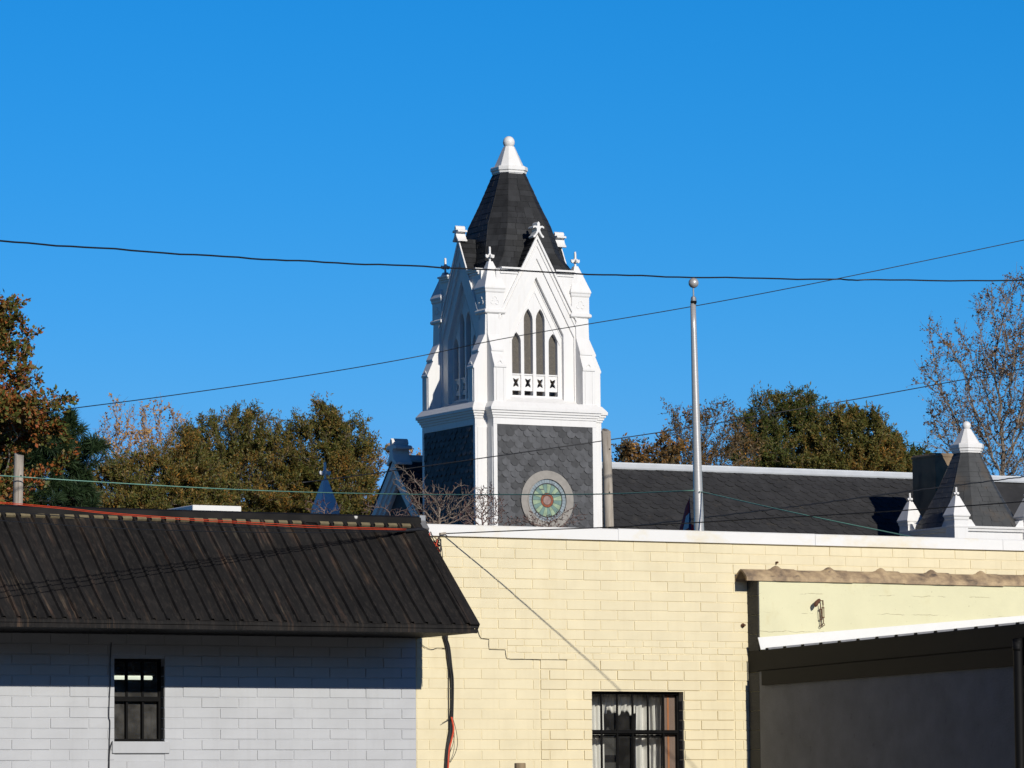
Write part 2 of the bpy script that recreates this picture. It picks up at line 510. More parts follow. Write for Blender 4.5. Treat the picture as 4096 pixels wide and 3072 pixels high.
# ------------------------------------------------------------------ block walls
W = WALL
PIT = (W.on_y(2100, 2439).z - W.on_y(2100, 2841).z) / 10.0
ZA = W.on_y(2100, 2557).z           # a bed joint
LB = 0.406

def blocks(mb, x0, x1, zlo, zhi, z_anchor, pitch, L, phase, holes=(), j=.007, h=.0075, e=.003):
    r0 = math.floor((zlo - z_anchor) / pitch)
    r1 = math.ceil((zhi - z_anchor) / pitch)
    for r in range(r0, r1):
        za = max(z_anchor + r * pitch, zlo); zb = min(z_anchor + (r + 1) * pitch, zhi)
        if zb - za < .02: continue
        off = phase + (L / 2 if r % 2 else 0)
        k = math.floor((x0 - off) / L)
        while True:
            a = off + k * L; b = a + L; k += 1
            if a >= x1: break
            a = max(a, x0); b = min(b, x1)
            segs = [(a, b)]
            for hx0, hx1, hz0, hz1 in holes:
                if zb > hz0 + .01 and za < hz1 - .01:
                    ns = []
                    for s0, s1 in segs:
                        if s1 <= hx0 or s0 >= hx1: ns.append((s0, s1)); continue
                        if s0 < hx0: ns.append((s0, hx0 + j/2))
                        if s1 > hx1: ns.append((hx1 - j/2, s1))
                    segs = ns
            for s0, s1 in segs:
                if s1 - s0 < .035: continue
                jj = j/2 * U(.6, 1.4); jt = j/2 * U(.6, 1.4)
                hh = h * U(.6, 1.25)
                q0 = s0 + jj; q1 = s1 - j/2 * U(.6, 1.4); c0 = za + jt; c1 = zb - j/2 * U(.5, 1.3)
                w1, w2, w3, w4 = [U(-.0015, .0015) for _ in range(4)]
                vs_ = [(q0, 0, c0 + w1), (q1, 0, c0 + w2), (q1, 0, c1 + w3), (q0, 0, c1 + w4),
                       (q0 + e, -hh + U(-.001, .001), c0 + e + w1), (q1 - e, -hh + U(-.001, .001), c0 + e + w2),
                       (q1 - e, -hh + U(-.001, .001), c1 - e + w3), (q0 + e, -hh + U(-.001, .001), c1 - e + w4)]
                mb.add(vs_, [(0, 1, 5, 4), (1, 2, 6, 5), (2, 3, 7, 6), (3, 0, 4, 7), (4, 5, 6, 7)])

def wall_sheet(mb, x0, x1, z0, z1, hole, thick=.2):
    hs_ = []
    if hole:
        a, b, c, d = hole
        hs_ = [[(a, c), (b, c), (b, d), (a, d)]]
    mb.extr([(x0, z0), (x1, z0), (x1, z1), (x0, z1)], 'y', 0, thick, 0, hs_)

XS = W.on_y(1664, 2800).x            # paint line between the two units
XL = W.on_y(-500, 2600).x
XR = W.on_y(4700, 2400).x
Z_COP0 = W.on_y(1741, 2139).z; Z_COP1 = W.on_y(1741, 2096).z
# ---- yellow unit
yb = thing('yellow_building', 'long pale yellow painted block building with a flat white coping along its top', 'building', W.o, YAW)
hy = (W.on_y(2367, 2900).x, W.on_y(2735, 2900).x, W.on_y(2500, 3180).z, W.on_y(2550, 2766).z)
mb = MB()
wall_sheet(mb, XS, XR, 0.0, Z_COP0, hy)
ph = W.on_y(2129, 2500).x
row_par = 0 if int(round((W.on_y(2129, 2518).z - ZA)/PIT)) % 2 == 0 else LB/2
ph -= row_par
xb0 = W.on_y(2027, 2600).x; xz1 = W.on_y(2160, 2800).x; xz2 = W.on_y(2937, 2800).x
zt = Z_COP0 - .001
blocks(mb, XS + .004, XR, ZA, zt, ZA, PIT, LB, ph)
zb2 = ZA - 2 * PIT
blocks(mb, XS + .004, xb0, zb2, ZA, ZA, PIT, LB, ph, j=.0065, h=.0075)
blocks(mb, xb0, XR, zb2, ZA, ZA, 2*PIT/3, LB/2, ph, j=.0065, h=.0075)
blocks(mb, XS + .004, xz1, zb2 - 2*PIT, zb2, ZA, PIT, LB, ph, j=.006, h=.0058)
blocks(mb, XS + .004, xz1, .2, zb2 - 2*PIT, ZA, PIT, LB, ph, j=.006, h=.0058)
blocks(mb, xz1, xz2, .2, zb2, ZA, PIT, LB, W.on_y(2195, 2700).x, [hy], j=.0085, h=.012)
blocks(mb, xz2, XR, .2, zb2, ZA, PIT, LB, ph + .1)
D = 9.0
mb.box(XS + .01, XS + .2, .2, D, 0, Z_COP0 - .3)
mb.box(XR - .2, XR - .01, .2, D, 0, Z_COP0 - .3)
mb.box(XS + .2, XR - .2, D - .2, D, 0, Z_COP0 - .3)
mb.build('wall', M['yellow'], yb)
MB().box(XS + .21, XR - .21, .21, D - .21, Z_COP0 - .5, Z_COP0 - .35).build('roof', M['roofing'], yb)
cr = [(1911, 2518), (1917, 2540), (1924, 2554), (1956, 2557), (1955, 2578), (1957, 2597), (2021, 2599), (2023, 2615), (2026, 2632), (2041, 2638), (2100, 2637), (2158, 2639), (2269, 2640)]
MB().tube([W.on_y(u, v, -.0125) for u, v in cr], .0030, 5).build('crack', M['lead_came'], yb)
# room shell behind the window so the interior is dark
mb = MB()
mb.box(hy[0] - 2, hy[1] + 3, 5.0, 5.1, .1, 3.6); mb.box(hy[0] - 2.1, hy[0] - 2, .2, 5.1, .1, 3.6); mb.box(hy[1] + 3, hy[1] + 3.1, .2, 5.1, .1, 3.6)
mb.box(hy[0] - 2.1, hy[1] + 3.1, .2, 5.1, 3.6, 3.7)
mb.build('room', M['room'], yb)
# coping: sheet metal lengths
mb = MB()
x = W.on_y(1640, 2110).x
xa = x
k = 0
while xa < XR:
    xe = min(xa + 2.44, XR)
    dz = U(-.003, .003)
    prof = [(-.035 + dz*.3, Z_COP0 - .012), (-.035 + dz*.3, Z_COP1 - .012 + dz), (-.022, Z_COP1 + dz), (.26, Z_COP1 - .006), (.26, Z_COP0), (-.002, Z_COP0), (-.002, Z_COP0 - .012)]
    mb.extr(prof, 'x', xa + .0015, xe - .0015)
    xa = xe
mb.build('coping', M['coping'], yb)
# window
def steel_window(par, hole, bars_u, rail_v, v_ref, y, low_inset, name='window', mull=True):
    a, b, c, d = hole
    mb = MB()
    fw = .028
    mb.box(a, b, y, y + .05, d - fw, d); mb.box(a, b, y, y + .05, c, c + fw)
    mb.box(a, a + fw, y, y + .05, c + fw, d - fw); mb.box(b - fw, b, y, y + .05, c + fw, d - fw)
    xs = [W.on_y(u, v_ref, y).x for u in bars_u]
    zr = W.on_y(sum(bars_u)/len(bars_u), rail_v, y).z
    mb.box(a + fw, b - fw, y - .015, y + .045, zr - .024, zr + .024)
    for xx in (xs if mull else []):
        mb.box(xx - .011, xx + .011, y + .006, y + .046, c + fw, zr - .024)
        mb.box(xx - .011, xx + .011, y + .006, y + .046, zr + .024, d - fw)
    # inner sash of the lower half
    x_in0 = a + fw; x_in1 = b - fw
    mb.box(x_in0, x_in1, y + .055, y + .085, zr - .060, zr - .026)
    mb.box(x_in1 - .05, x_in1, y + .055, y + .085, c + fw, zr - .060)
    o = mb.build(name, M['black'], par, bevel=.002)
    return o, xs, zr

wy, xsy, zry = steel_window(yb, hy, [2402, 2465, 2527, 2588, 2650], 2929, 2900, .098, .03, mull=False)
mb = MB()
xx = [hy[0] + .028] + xsy + [hy[1] - .028]
pm = MB()
for i in range(len(xx)-1):
    for z0, z1 in ((hy[2] + .028, zry - .024), (zry + .024, hy[3] - .028)):
        pm.add([(xx[i], .128, z0), (xx[i+1], .128, z0), (xx[i+1], .128 + U(-.002, .002), z1), (xx[i], .128, z1)], [(0, 1, 2, 3)])
pm.build('pane', M['glass'], wy, fixn=False)
# reveal blocks on the right jamb, unpainted dark
mb = MB()
zz = ZA - 4*PIT
while zz > .3:
    if zz < hy[3]:
        mb.box(hy[1] - .006, hy[1] + .05, .012, .094, max(zz - PIT + .008, .3), min(zz - .004, hy[3] - .004))
    zz -= PIT
mb.build('jamb', M['brick_d'], wy, bevel=.004)
# security bars standing in front of the glass
gm = MB()
for xx_ in xsy:
    gm.box(xx_ - .010, xx_ + .010, .070, .088, hy[2], hy[3] - .004)
gm.box(hy[0] - .0, hy[1] - .03, .064, .070, zry - .012, zry + .010)
gm.box(hy[0] - .0, hy[1] - .03, .064, .070, hy[3] - .03, hy[3] - .006)
gm.build('grille', M['black'], wy, bevel=.002)
# curtains
def wavy(mb, x0, x1, z0, z1, y, amp=.02, per=.07, jag=0, m=0, topjag=0):
    n = max(int((x1 - x0)/.006), 4); rows = 10
    base = []
    for i in range(n + 1):
        xx = x0 + (x1-x0)*i/n
        yy = y + amp*math.sin(xx/per*6.28 + .8*math.sin(xx*9)) + amp*.5*math.sin(xx/per*3.1 + 1)
        base.append((xx, yy))
    vs_ = []
    for r in range(rows + 1):
        for i, (xx, yy) in enumerate(base):
            t = r/rows
            zb_ = z0 + (jag*math.sin(xx*31) + jag*.7*math.sin(xx*77 + 2) if jag else 0)
            vs_.append((xx + .012*math.sin(3*t + xx*8)*t, yy + .01*math.sin(5*t + xx*20), zb_ + (z1 - zb_)*(1-t)))
    fs_ = [(r*(n+1)+i, r*(n+1)+i+1, (r+1)*(n+1)+i+1, (r+1)*(n+1)+i) for r in range(rows) for i in range(n)]
    mb.add(vs_, fs_, m)
yc_ = .33
def wx(u): return W.on_y(u, 2900, yc_).x
def wz(v): return W.on_y(2550, v, yc_).z
mb = MB()
wavy(mb, wx(2340), wx(2412), wz(3200), wz(2770), yc_, .015, .05)
wavy(mb, wx(2545), wx(2652), wz(3200), wz(2770), yc_ + .01, .022, .085)
wavy(mb, wx(2410), wx(2548), wz(2852), wz(2770), yc_ + .005, .018, .06, jag=.018)
o = mb.build('curtain', M['curtain'], None, smooth=True, fixn=False)
o.location = W.o; o.rotation_euler = (0, 0, YAW)
tag(o, 'torn white curtain hanging inside the barred window of the yellow wall', 'curtain')
o.modifiers.new('thick', 'SOLIDIFY').thickness = .002
mb = MB()
bxx = lambda u: W.on_y(u, 2900, .14).x
mb.box(bxx(2652), bxx(2668), .140, .16, .5, wz(2750)); mb.box(bxx(2668.5), bxx(2676), .137, .16, .5, wz(2750), 1); mb.box(bxx(2676.5), bxx(2728), .141, .16, .5, wz(2750))
o = mb.build('wall_panel', [M['board'], M['board2']], None)
o.location = W.o; o.rotation_euler = (0, 0, YAW)
tag(o, 'brown board with an orange strip seen behind the right end of the barred window', 'board')
mb = MB()
mb.box(wx(2408), wx(2540), .75, 1.2, .3, W.on_y(2475, 2862, .75).z)
mb.box(wx(2415), wx(2450), .80, 1.1, W.on_y(2475, 2862, .75).z, W.on_y(2475, 2850, .75).z)
mb.box(wx(2412), wx(2536), .742, .75, .35, .37)
o = mb.build('cabinet', M['dark_in'], None, bevel=.01)
o.location = W.o; o.rotation_euler = (0, 0, YAW)
tag(o, 'dark cabinet standing behind the gap in the torn curtain', 'cabinet')

# ---- grey unit
gb = thing('grey_building', 'light grey painted block building under a dark sloping metal roof', 'building', W.o, YAW)
hg = (W.on_y(457, 2800).x, W.on_y(658, 2800).x, W.on_y(550, 2966).z, W.on_y(550, 2634).z)
ZR = W.on_y(1640, 2066).z            # top of the wall under the ridge cap
mb = MB()
wall_sheet(mb, XL, XS - .002, 0, ZR - .03, hg)
phg = W.on_y(199, 2815).x
rp = math.floor((W.on_y(150, 2815).z - ZA)/PIT)
if rp % 2: phg -= LB/2
blocks(mb, XL, XS - .004, .2, ZR - .04, ZA, PIT, LB, phg, [(hg[0], hg[1], hg[2] - .125, hg[3])], j=.008, h=.0085)
mb.box(XL + .01, XL + .2, .2, D, 0, ZR - .3); mb.box(XS - .2, XS - .006, .2, D, 0, ZR - .3); mb.box(XL + .2, XS - .2, D - .2, D, 0, ZR - .3)
mb.build('wall', M['greywall'], gb)
MB().box(XL + .21, XS - .21, .21, D - .21, ZR - .5, ZR - .35).build('deck', M['roofing'], gb)
mb = MB()
mb.box(hg[0] - 2, hg[1] + 2, 5.0, 5.1, .1, 3.4); mb.box(hg[0] - 2.1, hg[0] - 2, .2, 5.1, .1, 3.4); mb.box(hg[1] + 2, hg[1] + 2.1, .2, 5.1, .1, 3.4)
mb.box(hg[0] - 2.1, hg[1] + 2.1, .2, 5.1, 3.4, 3.5)
mb.build('room', M['dark_in'], gb)
wg, xsg, zrg = steel_window(gb, hg, [509, 573], 2796, 2800, .085, .03)
pm = MB()
xx = [hg[0] + .028] + xsg + [hg[1] - .028]
for i in range(len(xx)-1):
    for k_, (z0, z1) in enumerate(((hg[2] + .028, zrg - .024), (zrg + .024, hg[3] - .028))):
        yy = .135 if k_ == 0 else .11
        pm.add([(xx[i], yy, z0), (xx[i+1], yy, z0), (xx[i+1], yy + .003, z1), (xx[i], yy + .003, z1)], [(0, 1, 2, 3)])
pm.build('pane', M['glass_d'], wg, fixn=False)
mb = MB(); mb.box(hg[0] - .03, hg[1] + .045, -.030, .09, hg[2] - .118, hg[2] - .006)
mb.build('sill', M['greywall'], wg, bevel=.006)
mb = MB()
zz = ZA - 1*PIT
while zz > hg[2]:
    if zz < hg[3]:
        mb.box(hg[1] - .006, hg[1] + .05, .012, .082, max(zz - PIT + .008, hg[2] + .004), min(zz - .004, hg[3] - .004))
    zz -= PIT
mb.build('jamb', M['brick_d'], wg, bevel=.004)
# strip lamp inside the grey room
lx0 = W.on_y(452, 2711, 2.2).x; lx1 = W.on_y(607, 2711, 2.2).x; lz = W.on_y(530, 2711, 2.2).z
m_, t_, b_ = newmat('tube_light')
b_.inputs['Emission Color'].default_value = (.95, 1.0, .80, 1); b_.inputs['Emission Strength'].default_value = 1.1
b_.inputs['Base Color'].default_value = (.8, .8, .75, 1)
lamp = thing('strip_lamp', 'lit white fluorescent strip lamp seen through the grey wall window', 'lamp', W.o, YAW)
MB().tube([(lx0, 2.2, lz), (lx1, 2.2, lz)], .021, 10).build('tube', m_, lamp, smooth=True)
MB().box(lx0 - .02, lx1 + .02, 2.16, 2.24, lz + .024, lz + .06).build('fitting', M['boxwhite'], lamp)
MB().tube([((lx0+lx1)/2, 2.2, lz + .06), ((lx0+lx1)/2, 2.2, 3.4)], .012, 6).build('rod', M['boxwhite'], lamp)

# ---- mansard roof (part of the grey unit)
xr = W.on_y(1683, 2557).x
pc = W.on_x(1911, 2533, xr)
DY = -pc.y; ZF0 = pc.z
ZF1 = W.on_x(1906, 2515, xr).z
ZE = W.on_x(1905, 2508, xr).z + .012      # lower edge of the panels
ptop = W.on_x(1668, 2086, xr)
YT, ZT = .03, ptop.z
print('mansard d', DY, 'ZE', ZE, 'ZT', ZT, 'wall Z', ZR, 'cop', Z_COP0, Z_COP1, 'pitch', PIT)
PR = .155
nrm = Vector((0, -(ZT - ZE), -(DY + YT))).normalized() * -1
sl_dir = Vector((0, YT + DY, ZT - ZE))
nrm = Vector((0, -(ZT - ZE), (YT + DY))).normalized()
xs = []; hsz = []
x = xr - .09
while x > XL:
    # trapezoid rib then flat pan with a small swage
    for dx, h in ((0, 0), (.010, .026), (.034, .026), (.044, 0)):
        xs.append(x - dx); hsz.append(h)
    xs.append(x - .10); hsz.append(.003)
    x -= PR
NS = 22
mb = MB(); vs_ = []
for r in range(NS + 1):
    s = r/NS
    for i, (xx_, h) in enumerate(zip(xs, hsz)):
        wob = .004*math.sin(xx_*3.1 + s*4) + .003*math.sin(xx_*11 + s*9) + U(-.0012, .0012)
        dxx = .004*math.sin(s*6 + xx_*2)
        q = Vector((xx_ + dxx, -DY + .01, ZE)) + sl_dir*s*.985 + nrm*(h + wob + .008)
        vs_.append(q)
n = len(xs)
fs_ = [(r*n+i, r*n+i+1, (r+1)*n+i+1, (r+1)*n+i) for r in range(NS) for i in range(n-1)]
mb.add(vs_, fs_)
roof_mb = mb
def slope_pt(xx_, s, h): 
    q = Vector((xx_, -DY + .01, ZE)) + sl_dir*s + nrm*h
    return tuple(q)
x = xr - .09
while x > XL:
    if U(0, 1) > .06:
        a0, a1 = x - PR + .006, x - .050
        s0 = .926
        roof_mb.add([slope_pt(a0, s0, .010), slope_pt(a1, s0, .010), slope_pt(a1, s0, .034), slope_pt(a0, s0, .034),
                slope_pt(a0, 1.0, .010), slope_pt(a1, 1.0, .010), slope_pt(a1, 1.0, .042), slope_pt(a0, 1.0, .042)],
               [(0,1,2,3), (0,1,5,4), (3,2,6,7), (1,2,6,5), (0,3,7,4)], 1)
    x -= PR
roof = roof_mb.build('metal_roof', [M['brown'], M['tanfoam']], gb, fixn=False)
# rake trim
mb = MB()
ringA = [slope_pt(xr - .10, -.012, .028), slope_pt(xr - .10, -.012, .036), slope_pt(xr + .012, -.012, .036), slope_pt(xr + .012, -.012, -.06), slope_pt(xr + .004, -.012, -.06), slope_pt(xr + .004, -.012, .028)]
ringB = [slope_pt(xr - .10, 1.0, .028), slope_pt(xr - .10, 1.0, .036), slope_pt(xr + .012, 1.0, .036), slope_pt(xr + .012, 1.0, -.06), slope_pt(xr + .004, 1.0, -.06), slope_pt(xr + .004, 1.0, .028)]
mb.loft([ringA, ringB])
mb.build('rake_trim', M['brown'], roof)
# end wall of the overhang
mb = MB(); mb.extr([(-DY + .03, ZF0 + .012), (-.004, ZF0 + .012), (-.004, ZT - .05)], 'x', xr - .03, xr - .002)
mb.build('end_panel', M['brown'], roof)
# eave flashing, fascia
mb = MB()
mb.extr([(-DY - .004, ZF1), (-DY - .004, ZE - .004), (-DY + .085, ZE + .085*(ZT-ZE)/(DY+YT) + .012), (-DY + .085, ZE + .07*(ZT-ZE)/(DY+YT) - .012), (-DY + .004, ZF1)], 'x', XL, xr + .003)
mb.build('eave_flashing', M['brown'], roof)
mb = MB()
mb.extr([(-DY, ZF0), (-DY, ZF1 - .005), (-DY + .02, ZF1 - .005), (-DY + .02, ZF0)], 'x', XL, xr)
mb.build('fascia', M['brown'], roof, bevel=.002)
mb = MB()
# ribbed soffit
y0 = -DY + .021; prof = []
k = 0
yy = y0
while yy < -.03:
    prof += [(yy, ZF0 + .004), (yy + .062, ZF0 + .004), (yy + .066, ZF0 + .012), (yy + .074, ZF0 + .012)]
    yy += .078
prof = [q for q in prof if q[0] < -.012] + [(-.012, ZF0 + .012), (-.012, ZF0 + .03), (y0, ZF0 + .03)]
mb.extr(prof, 'x', XL, xr - .001)
mb.build('soffit', M['black'], roof)
# ridge cap with its closures
mb = MB()
cz = W.on_y(1650, 2060, -.0).z
k1 = (ZT - ZE)/(DY + YT)
yb_ = YT - .085
mb.extr([(yb_ , ZT - .085*k1*.0 - .048), (yb_ + .01, ZT + .030), (YT + .01, ZT + .052), (.30, ZT + .046), (.30, ZT - .02), (.292, ZT - .02), (.292, ZT + .038), (YT, ZT + .042), (yb_ + .016, ZT + .020), (yb_ + .008, ZT - .05)], 'x', XL, xr - .01)
mb.build('ridge_cap', M['cap'], roof)
# flashing at the right end of the ridge
mb = MB()
mb.box(xr - .012, xr + .055, -.02, .30, ZT - .03, ZT + .058)
mb.add([slope_pt(xr - .02, .90, .04), slope_pt(xr + .05, .90, .04), slope_pt(xr + .05, 1.0, .045), slope_pt(xr - .02, 1.0, .045),
        slope_pt(xr - .02, .90, .0), slope_pt(xr + .05, .90, .0), slope_pt(xr + .05, 1.0, .0), slope_pt(xr - .02, 1.0, .0)],
       [(0,1,2,3), (4,5,6,7), (0,1,5,4), (1,2,6,5), (2,3,7,6), (3,0,4,7)])
mb.build('end_flashing', M['galv'], roof)

# white unit on the flat roof behind the ridge
yv = 3.2
a = W.on_y(771, 2040, yv); b = W.on_y(966, 2022, yv)
rv = thing('rooftop_vent', 'flat white metal hood poking up behind the dark ridge', 'roof vent', W.o, YAW)
mb = MB(); mb.box(a.x, b.x, yv, yv + 1.1, a.z - .02, W.on_y(771, 2019, yv).z)
mb.build('hood', M['boxwhite'], rv, bevel=.01)
MB().box(a.x + .1, b.x - .1, yv + .1, yv + 1.0, ZR - .35, a.z - .02).build('curb', M['galv'], rv)

# ------------------------------------------------------------------ cream wing on the right
YC = -.235
cb = thing('cream_building', 'cream stucco wing with a clay tile coping and a dark gutter along its shaded side', 'building', W.o, YAW)
XC = W.on_y(3037, 2400, YC).x
ZCT = W.on_y(3040, 2305, YC).z
TH = .21
xre = W.on_y(4900, 2400, YC).x
mb = MB(); mb.box(XC, xre, YC, YC + TH, 0, ZCT)
mb.build('wall', M['cream'], cb, bevel=.006)
# raw block end of the wall
mb = MB()
zz = ZCT - .004; k = 0
while zz > .4:
    mb.box(XC - .012 + U(-.002, .002), XC + .03, YC + .004, -.002, zz - .2005, zz)
    zz -= .204
mb.build('wall_end', M['brick_d'], cb, bevel=.006)
# tile coping
mb = MB()
x = W.on_y(2956, 2290, YC + TH/2).x + .02
xm = YC + TH/2 + .0
PT = .655
i = 0
while x < xre:
    s = 1.0; dz = U(-.004, .004); hw = .128
    zb_ = ZCT - .015 + dz
    def ring(xx_, grow, up):
        prof = []
        for t in range(9):
            f = -1 + 2*t/8
            zt_ = .090*(1 - abs(f)**1.5) + .004
            prof.append((xm + f*(hw + grow), zb_ + zt_*(1 + up) + up*.02))
        prof += [(xm + (hw+grow) - .0, zb_ - .035), (xm + (hw+grow) - .022, zb_ - .035)]
        for t in range(7):
            f = 1 - 2*t/6
            prof.append((xm + f*(hw + grow - .024), zb_ - .01 + .085*(1 - abs(f)**1.35) + up*.015))
        prof += [(xm - (hw+grow) + .022, zb_ - .035), (xm - (hw+grow), zb_ - .035)]
        return [(xx_, a_, b_) for a_, b_ in prof]
    L0 = PT
    first = i == 0
    L0 = PT*U(.97, 1.03)
    mb.loft([ring(x, 0, 0), ring(x + L0*.50, 0, .0), ring(x + L0*.56, .003, .10), ring(x + L0*.60, .006, .26), ring(x + L0*.65, .008, .38), ring(x + L0*.70, .008, .34), ring(x + L0*.74, .007, .17), ring(x + L0*.78, .007, .10), ring(x + L0*1.0, .008, .08), ring(x + L0*1.0 + .004, .003, .04)])
    x += L0; i += 1
mb.build('coping_tile', M['clay'], cb, smooth=False)
# shaded side wall towards the street
YE = YC - 13
xw = XC - .0135
GT = -.0135                              # the gutter falls towards the back wall
MB().box(xw + .22, xre, YE, YE + .2, 0, 2.2).build('front_wall', M['cream'], cb)
XO = W.on_y(2998, 2650, -.03).x
zg1 = W.on_x(2998, 2604, XO).z; zg0 = W.on_x(2998, 2690, XO).z
hgut = zg1 - zg0
XI = xw - .004
prof = [(XO + .02, zg0), (XO, zg0 + hgut*.5), (XO + .012, zg1), (XO + .022, zg1), (XO + .012, zg0 + hgut*.5), (XO + .03, zg0 + .012), (XI - .012, zg0 + .012), (XI - .012, zg1 - .01), (XI, zg1 - .01), (XI, zg0)]
mb = MB()
mb.box(xw, xw + .22, YE, YC - .002, 0, zg0 + .03)
mb.v = [(a, b, c + (GT*(b - YC) if c > 1 else 0)) for a, b, c in mb.v]
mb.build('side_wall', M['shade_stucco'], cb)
mb = MB()
mb.extr(prof, 'y', YE, YC - .004)
mb.extr([(XO + .02, zg0), (XO, zg0 + hgut*.5), (XO + .012, zg1), (XC - .014, zg1), (XC - .014, zg0)], 'y', YC - .004, -.012)
mb.v = [(a, b, c + GT*(b - YC)) for a, b, c in mb.v]
mb.build('gutter', M['gutter'], cb, bevel=.003)
zb1 = zg0 - .001; zb0 = W.on_x(3044, 2742, xw - .03).z
fbm = MB().box(xw - .035, xw - .003, YE, YC - .10, zb0, zb1)
fbm.v = [(a, b, c + (GT if c > (zb0 + zb1)/2 else GT*.6)*(b - YC)) for a, b, c in fbm.v]
fbm.build('fascia_board', M['gutter'], cb, bevel=.003)
# corrugated roof rising to the right, ribs along x
SLP = math.tan(math.radians(5.2))
mb = MB()
ys = []; hh_ = []
y = YC - .06
while y > YE:
    for dy, h in ((0, 0), (.02, .034), (.075, .034), (.095, 0)):
        ys.append(y - dy); hh_.append(h)
    y -= .36
x0_, x1_ = XO + .03, xre
vs_ = []
zr0 = zg1 - .012
for xx_ in (x0_, x1_):
    for y_, h in zip(ys, hh_):
        vs_.append((xx_, y_, zr0 + (xx_ - x0_)*SLP + h + GT*(y_ - YC)))
n = len(ys)
mb.add(vs_, [(i, i+1, n+i+1, n+i) for i in range(n-1)])
o = mb.build('corrugated_roof', M['galv'], cb, fixn=False)
o.modifiers.new('thick', 'SOLIDIFY').thickness = .006
# white wall flashing above the roof
pa = W.on_y(3006, 2552, YC - .03); pb = W.on_y(4094, 2462, YC - .03)
sl2 = (pb.z - pa.z)/(pb.x - pa.x)
xa_ = XC - .03
mb = MB()
zA = pa.z + sl2*(xa_ - pa.x)
xe_ = xre
zB = zA + sl2*(xe_ - xa_)
mb.add([(xa_ + .02, YC - .035, zA - .13), (xe_, YC - .035, zB - .13), (xe_, YC - .012, zB), (xa_, YC - .012, zA),
        (xa_ + .02, YC - .028, zA - .13), (xe_, YC - .028, zB - .13), (xe_, YC - .004, zB), (xa_, YC - .004, zA)],
       [(0,1,2,3), (7,6,5,4), (0,3,7,4), (1,2,6,5), (3,2,6,7), (0,1,5,4)])
mb.build('flashing', M['boxwhite'], cb)
# downpipe
pd = W.on_x(4072, 2650, xw - .06)
mb = MB()
mb.tube(spline([(xw - .065, pd.y, zg0 + .01 + GT*(pd.y - YC)), (xw - .065, pd.y, zg0 - .04 + GT*(pd.y - YC)), (xw - .058, pd.y, zg0 - .12), (xw - .058, pd.y, 0.05)], 5), .048, 12)
mb.build('downpipe', M['gutter'], cb, smooth=True)

# rusty turnbuckles on the cream wall
tb = thing('turnbuckle', 'rusty bracket with a pair of turnbuckles hanging on the cream stucco', 'hardware', W.o, YAW)
def cw(u, v, y=YC - .03): return W.on_y(u, v, y)
mb = MB()
a = cw(3281, 2405)
mb.tube(spline([cw(3262, 2428, YC - .09), cw(3266, 2412, YC - .08), cw(3277, 2401, YC - .04), (a.x + .005, YC + .01, a.z)], 5), [.004, .012, .02, .024, .024, .024, .022, .02, .02, .02, .018, .016, .016, .016, .016, .016], 8)
mb.tube([cw(3281, 2404, YC - .05), cw(3291, 2402, YC - .05), cw(3292, 2420, YC - .05)], .008, 6)
mb.build('bracket', M['rust'], tb)
for (u0, v0, v1, v2, v3) in ((3282, 2415, 2437, 2478, 2500), (3292, 2415, 2431, 2470, 2493)):
    mb = MB()
    q0, q1, q2, q3 = cw(u0, v0, YC - .05), cw(u0, v1, YC - .04), cw(u0 + 1, v2, YC - .035), cw(u0 + 2, v3, YC - .03)
    mb.tube([q0, q1], .005, 6); mb.tube([q2, q3], .005, 6)
    mb.tube([q1 - Vector((.010, 0, 0)), q2 - Vector((.010, 0, 0))], .0045, 6); mb.tube([q1 + Vector((.010, 0, 0)), q2 + Vector((.010, 0, 0))], .0045, 6)
    mb.box(q1.x - .014, q1.x + .014, q1.y - .006, q1.y + .006, q1.z - .006, q1.z + .006); mb.box(q2.x - .014, q2.x + .014, q2.y - .006, q2.y + .006, q2.z - .006, q2.z + .006)
    c = q3 + Vector((0, 0, -.014))
    mb.tube([c + Vector((.013*math.sin(t*.5236), 0, .013*math.cos(t*.5236))) for t in range(13)], .004, 6)
    mb.build('screw_link', M['rust'], tb)
o = MB().lathe([(.002, -.02), (.02, -.02), (.024, -.01), (.014, .0), (.011, .03), (.002, .03)], 0, 0, 10).build('rusty_bolt', M['rust'])
q = W.wor(W.on_y(2974, 2501, -.03)); o.location = q; o.rotation_euler = (math.radians(90), math.radians(25), YAW)
tag(o, 'rusty bolt stub sticking out of the yellow wall beside the cream wing', 'bolt')
o = MB().lathe([(.001, -.015), (.012, -.015), (.012, .02), (.001, .02)], 0, 0, 8).build('anchor_bolt', M['rust'])
q = W.wor(W.on_y(3170, 2161, -.05)); 
q = W.wor(W.on_y(3107, 2250, -.02)); o.location = q; o.rotation_euler = (math.radians(90), 0, YAW)
tag(o, 'small dark stub behind the first hump of the clay coping', 'bolt')

# timber post at the bottom edge
q = at(2080, 3052, 43.5)
po = MB().lathe([(.055, 0), (.056, q.z*.5), (.0555, q.z - .006), (.052, q.z), (.002, q.z + .001)], 0, 0, 18).build('post', M['post'])
po.location = (q.x, q.y, 0)
tag(po, 'top of a round brown timber post in front of the yellow wall', 'post')

# ------------------------------------------------------------------ church
C = CH
church = thing('church', 'white and dark slate church with a tall bell tower and a small corner turret', 'church', C.o, YAW)
def zf(v, u=2140, y=-1.4): return C.on_y(u, v, y).z
def z0_(v, u=2040): return C.on_y(u, v, 0).z
RZ = [Matrix.Rotation(k*math.pi/2, 4, 'Z') for k in range(4)]
BB, OO = 1.42, 1.78
zc_top = zf(1636, 2190, -1.8); zc_bot = zf(1676, 2190, -1.85); zlin = zf(1703, 2190, -1.8)
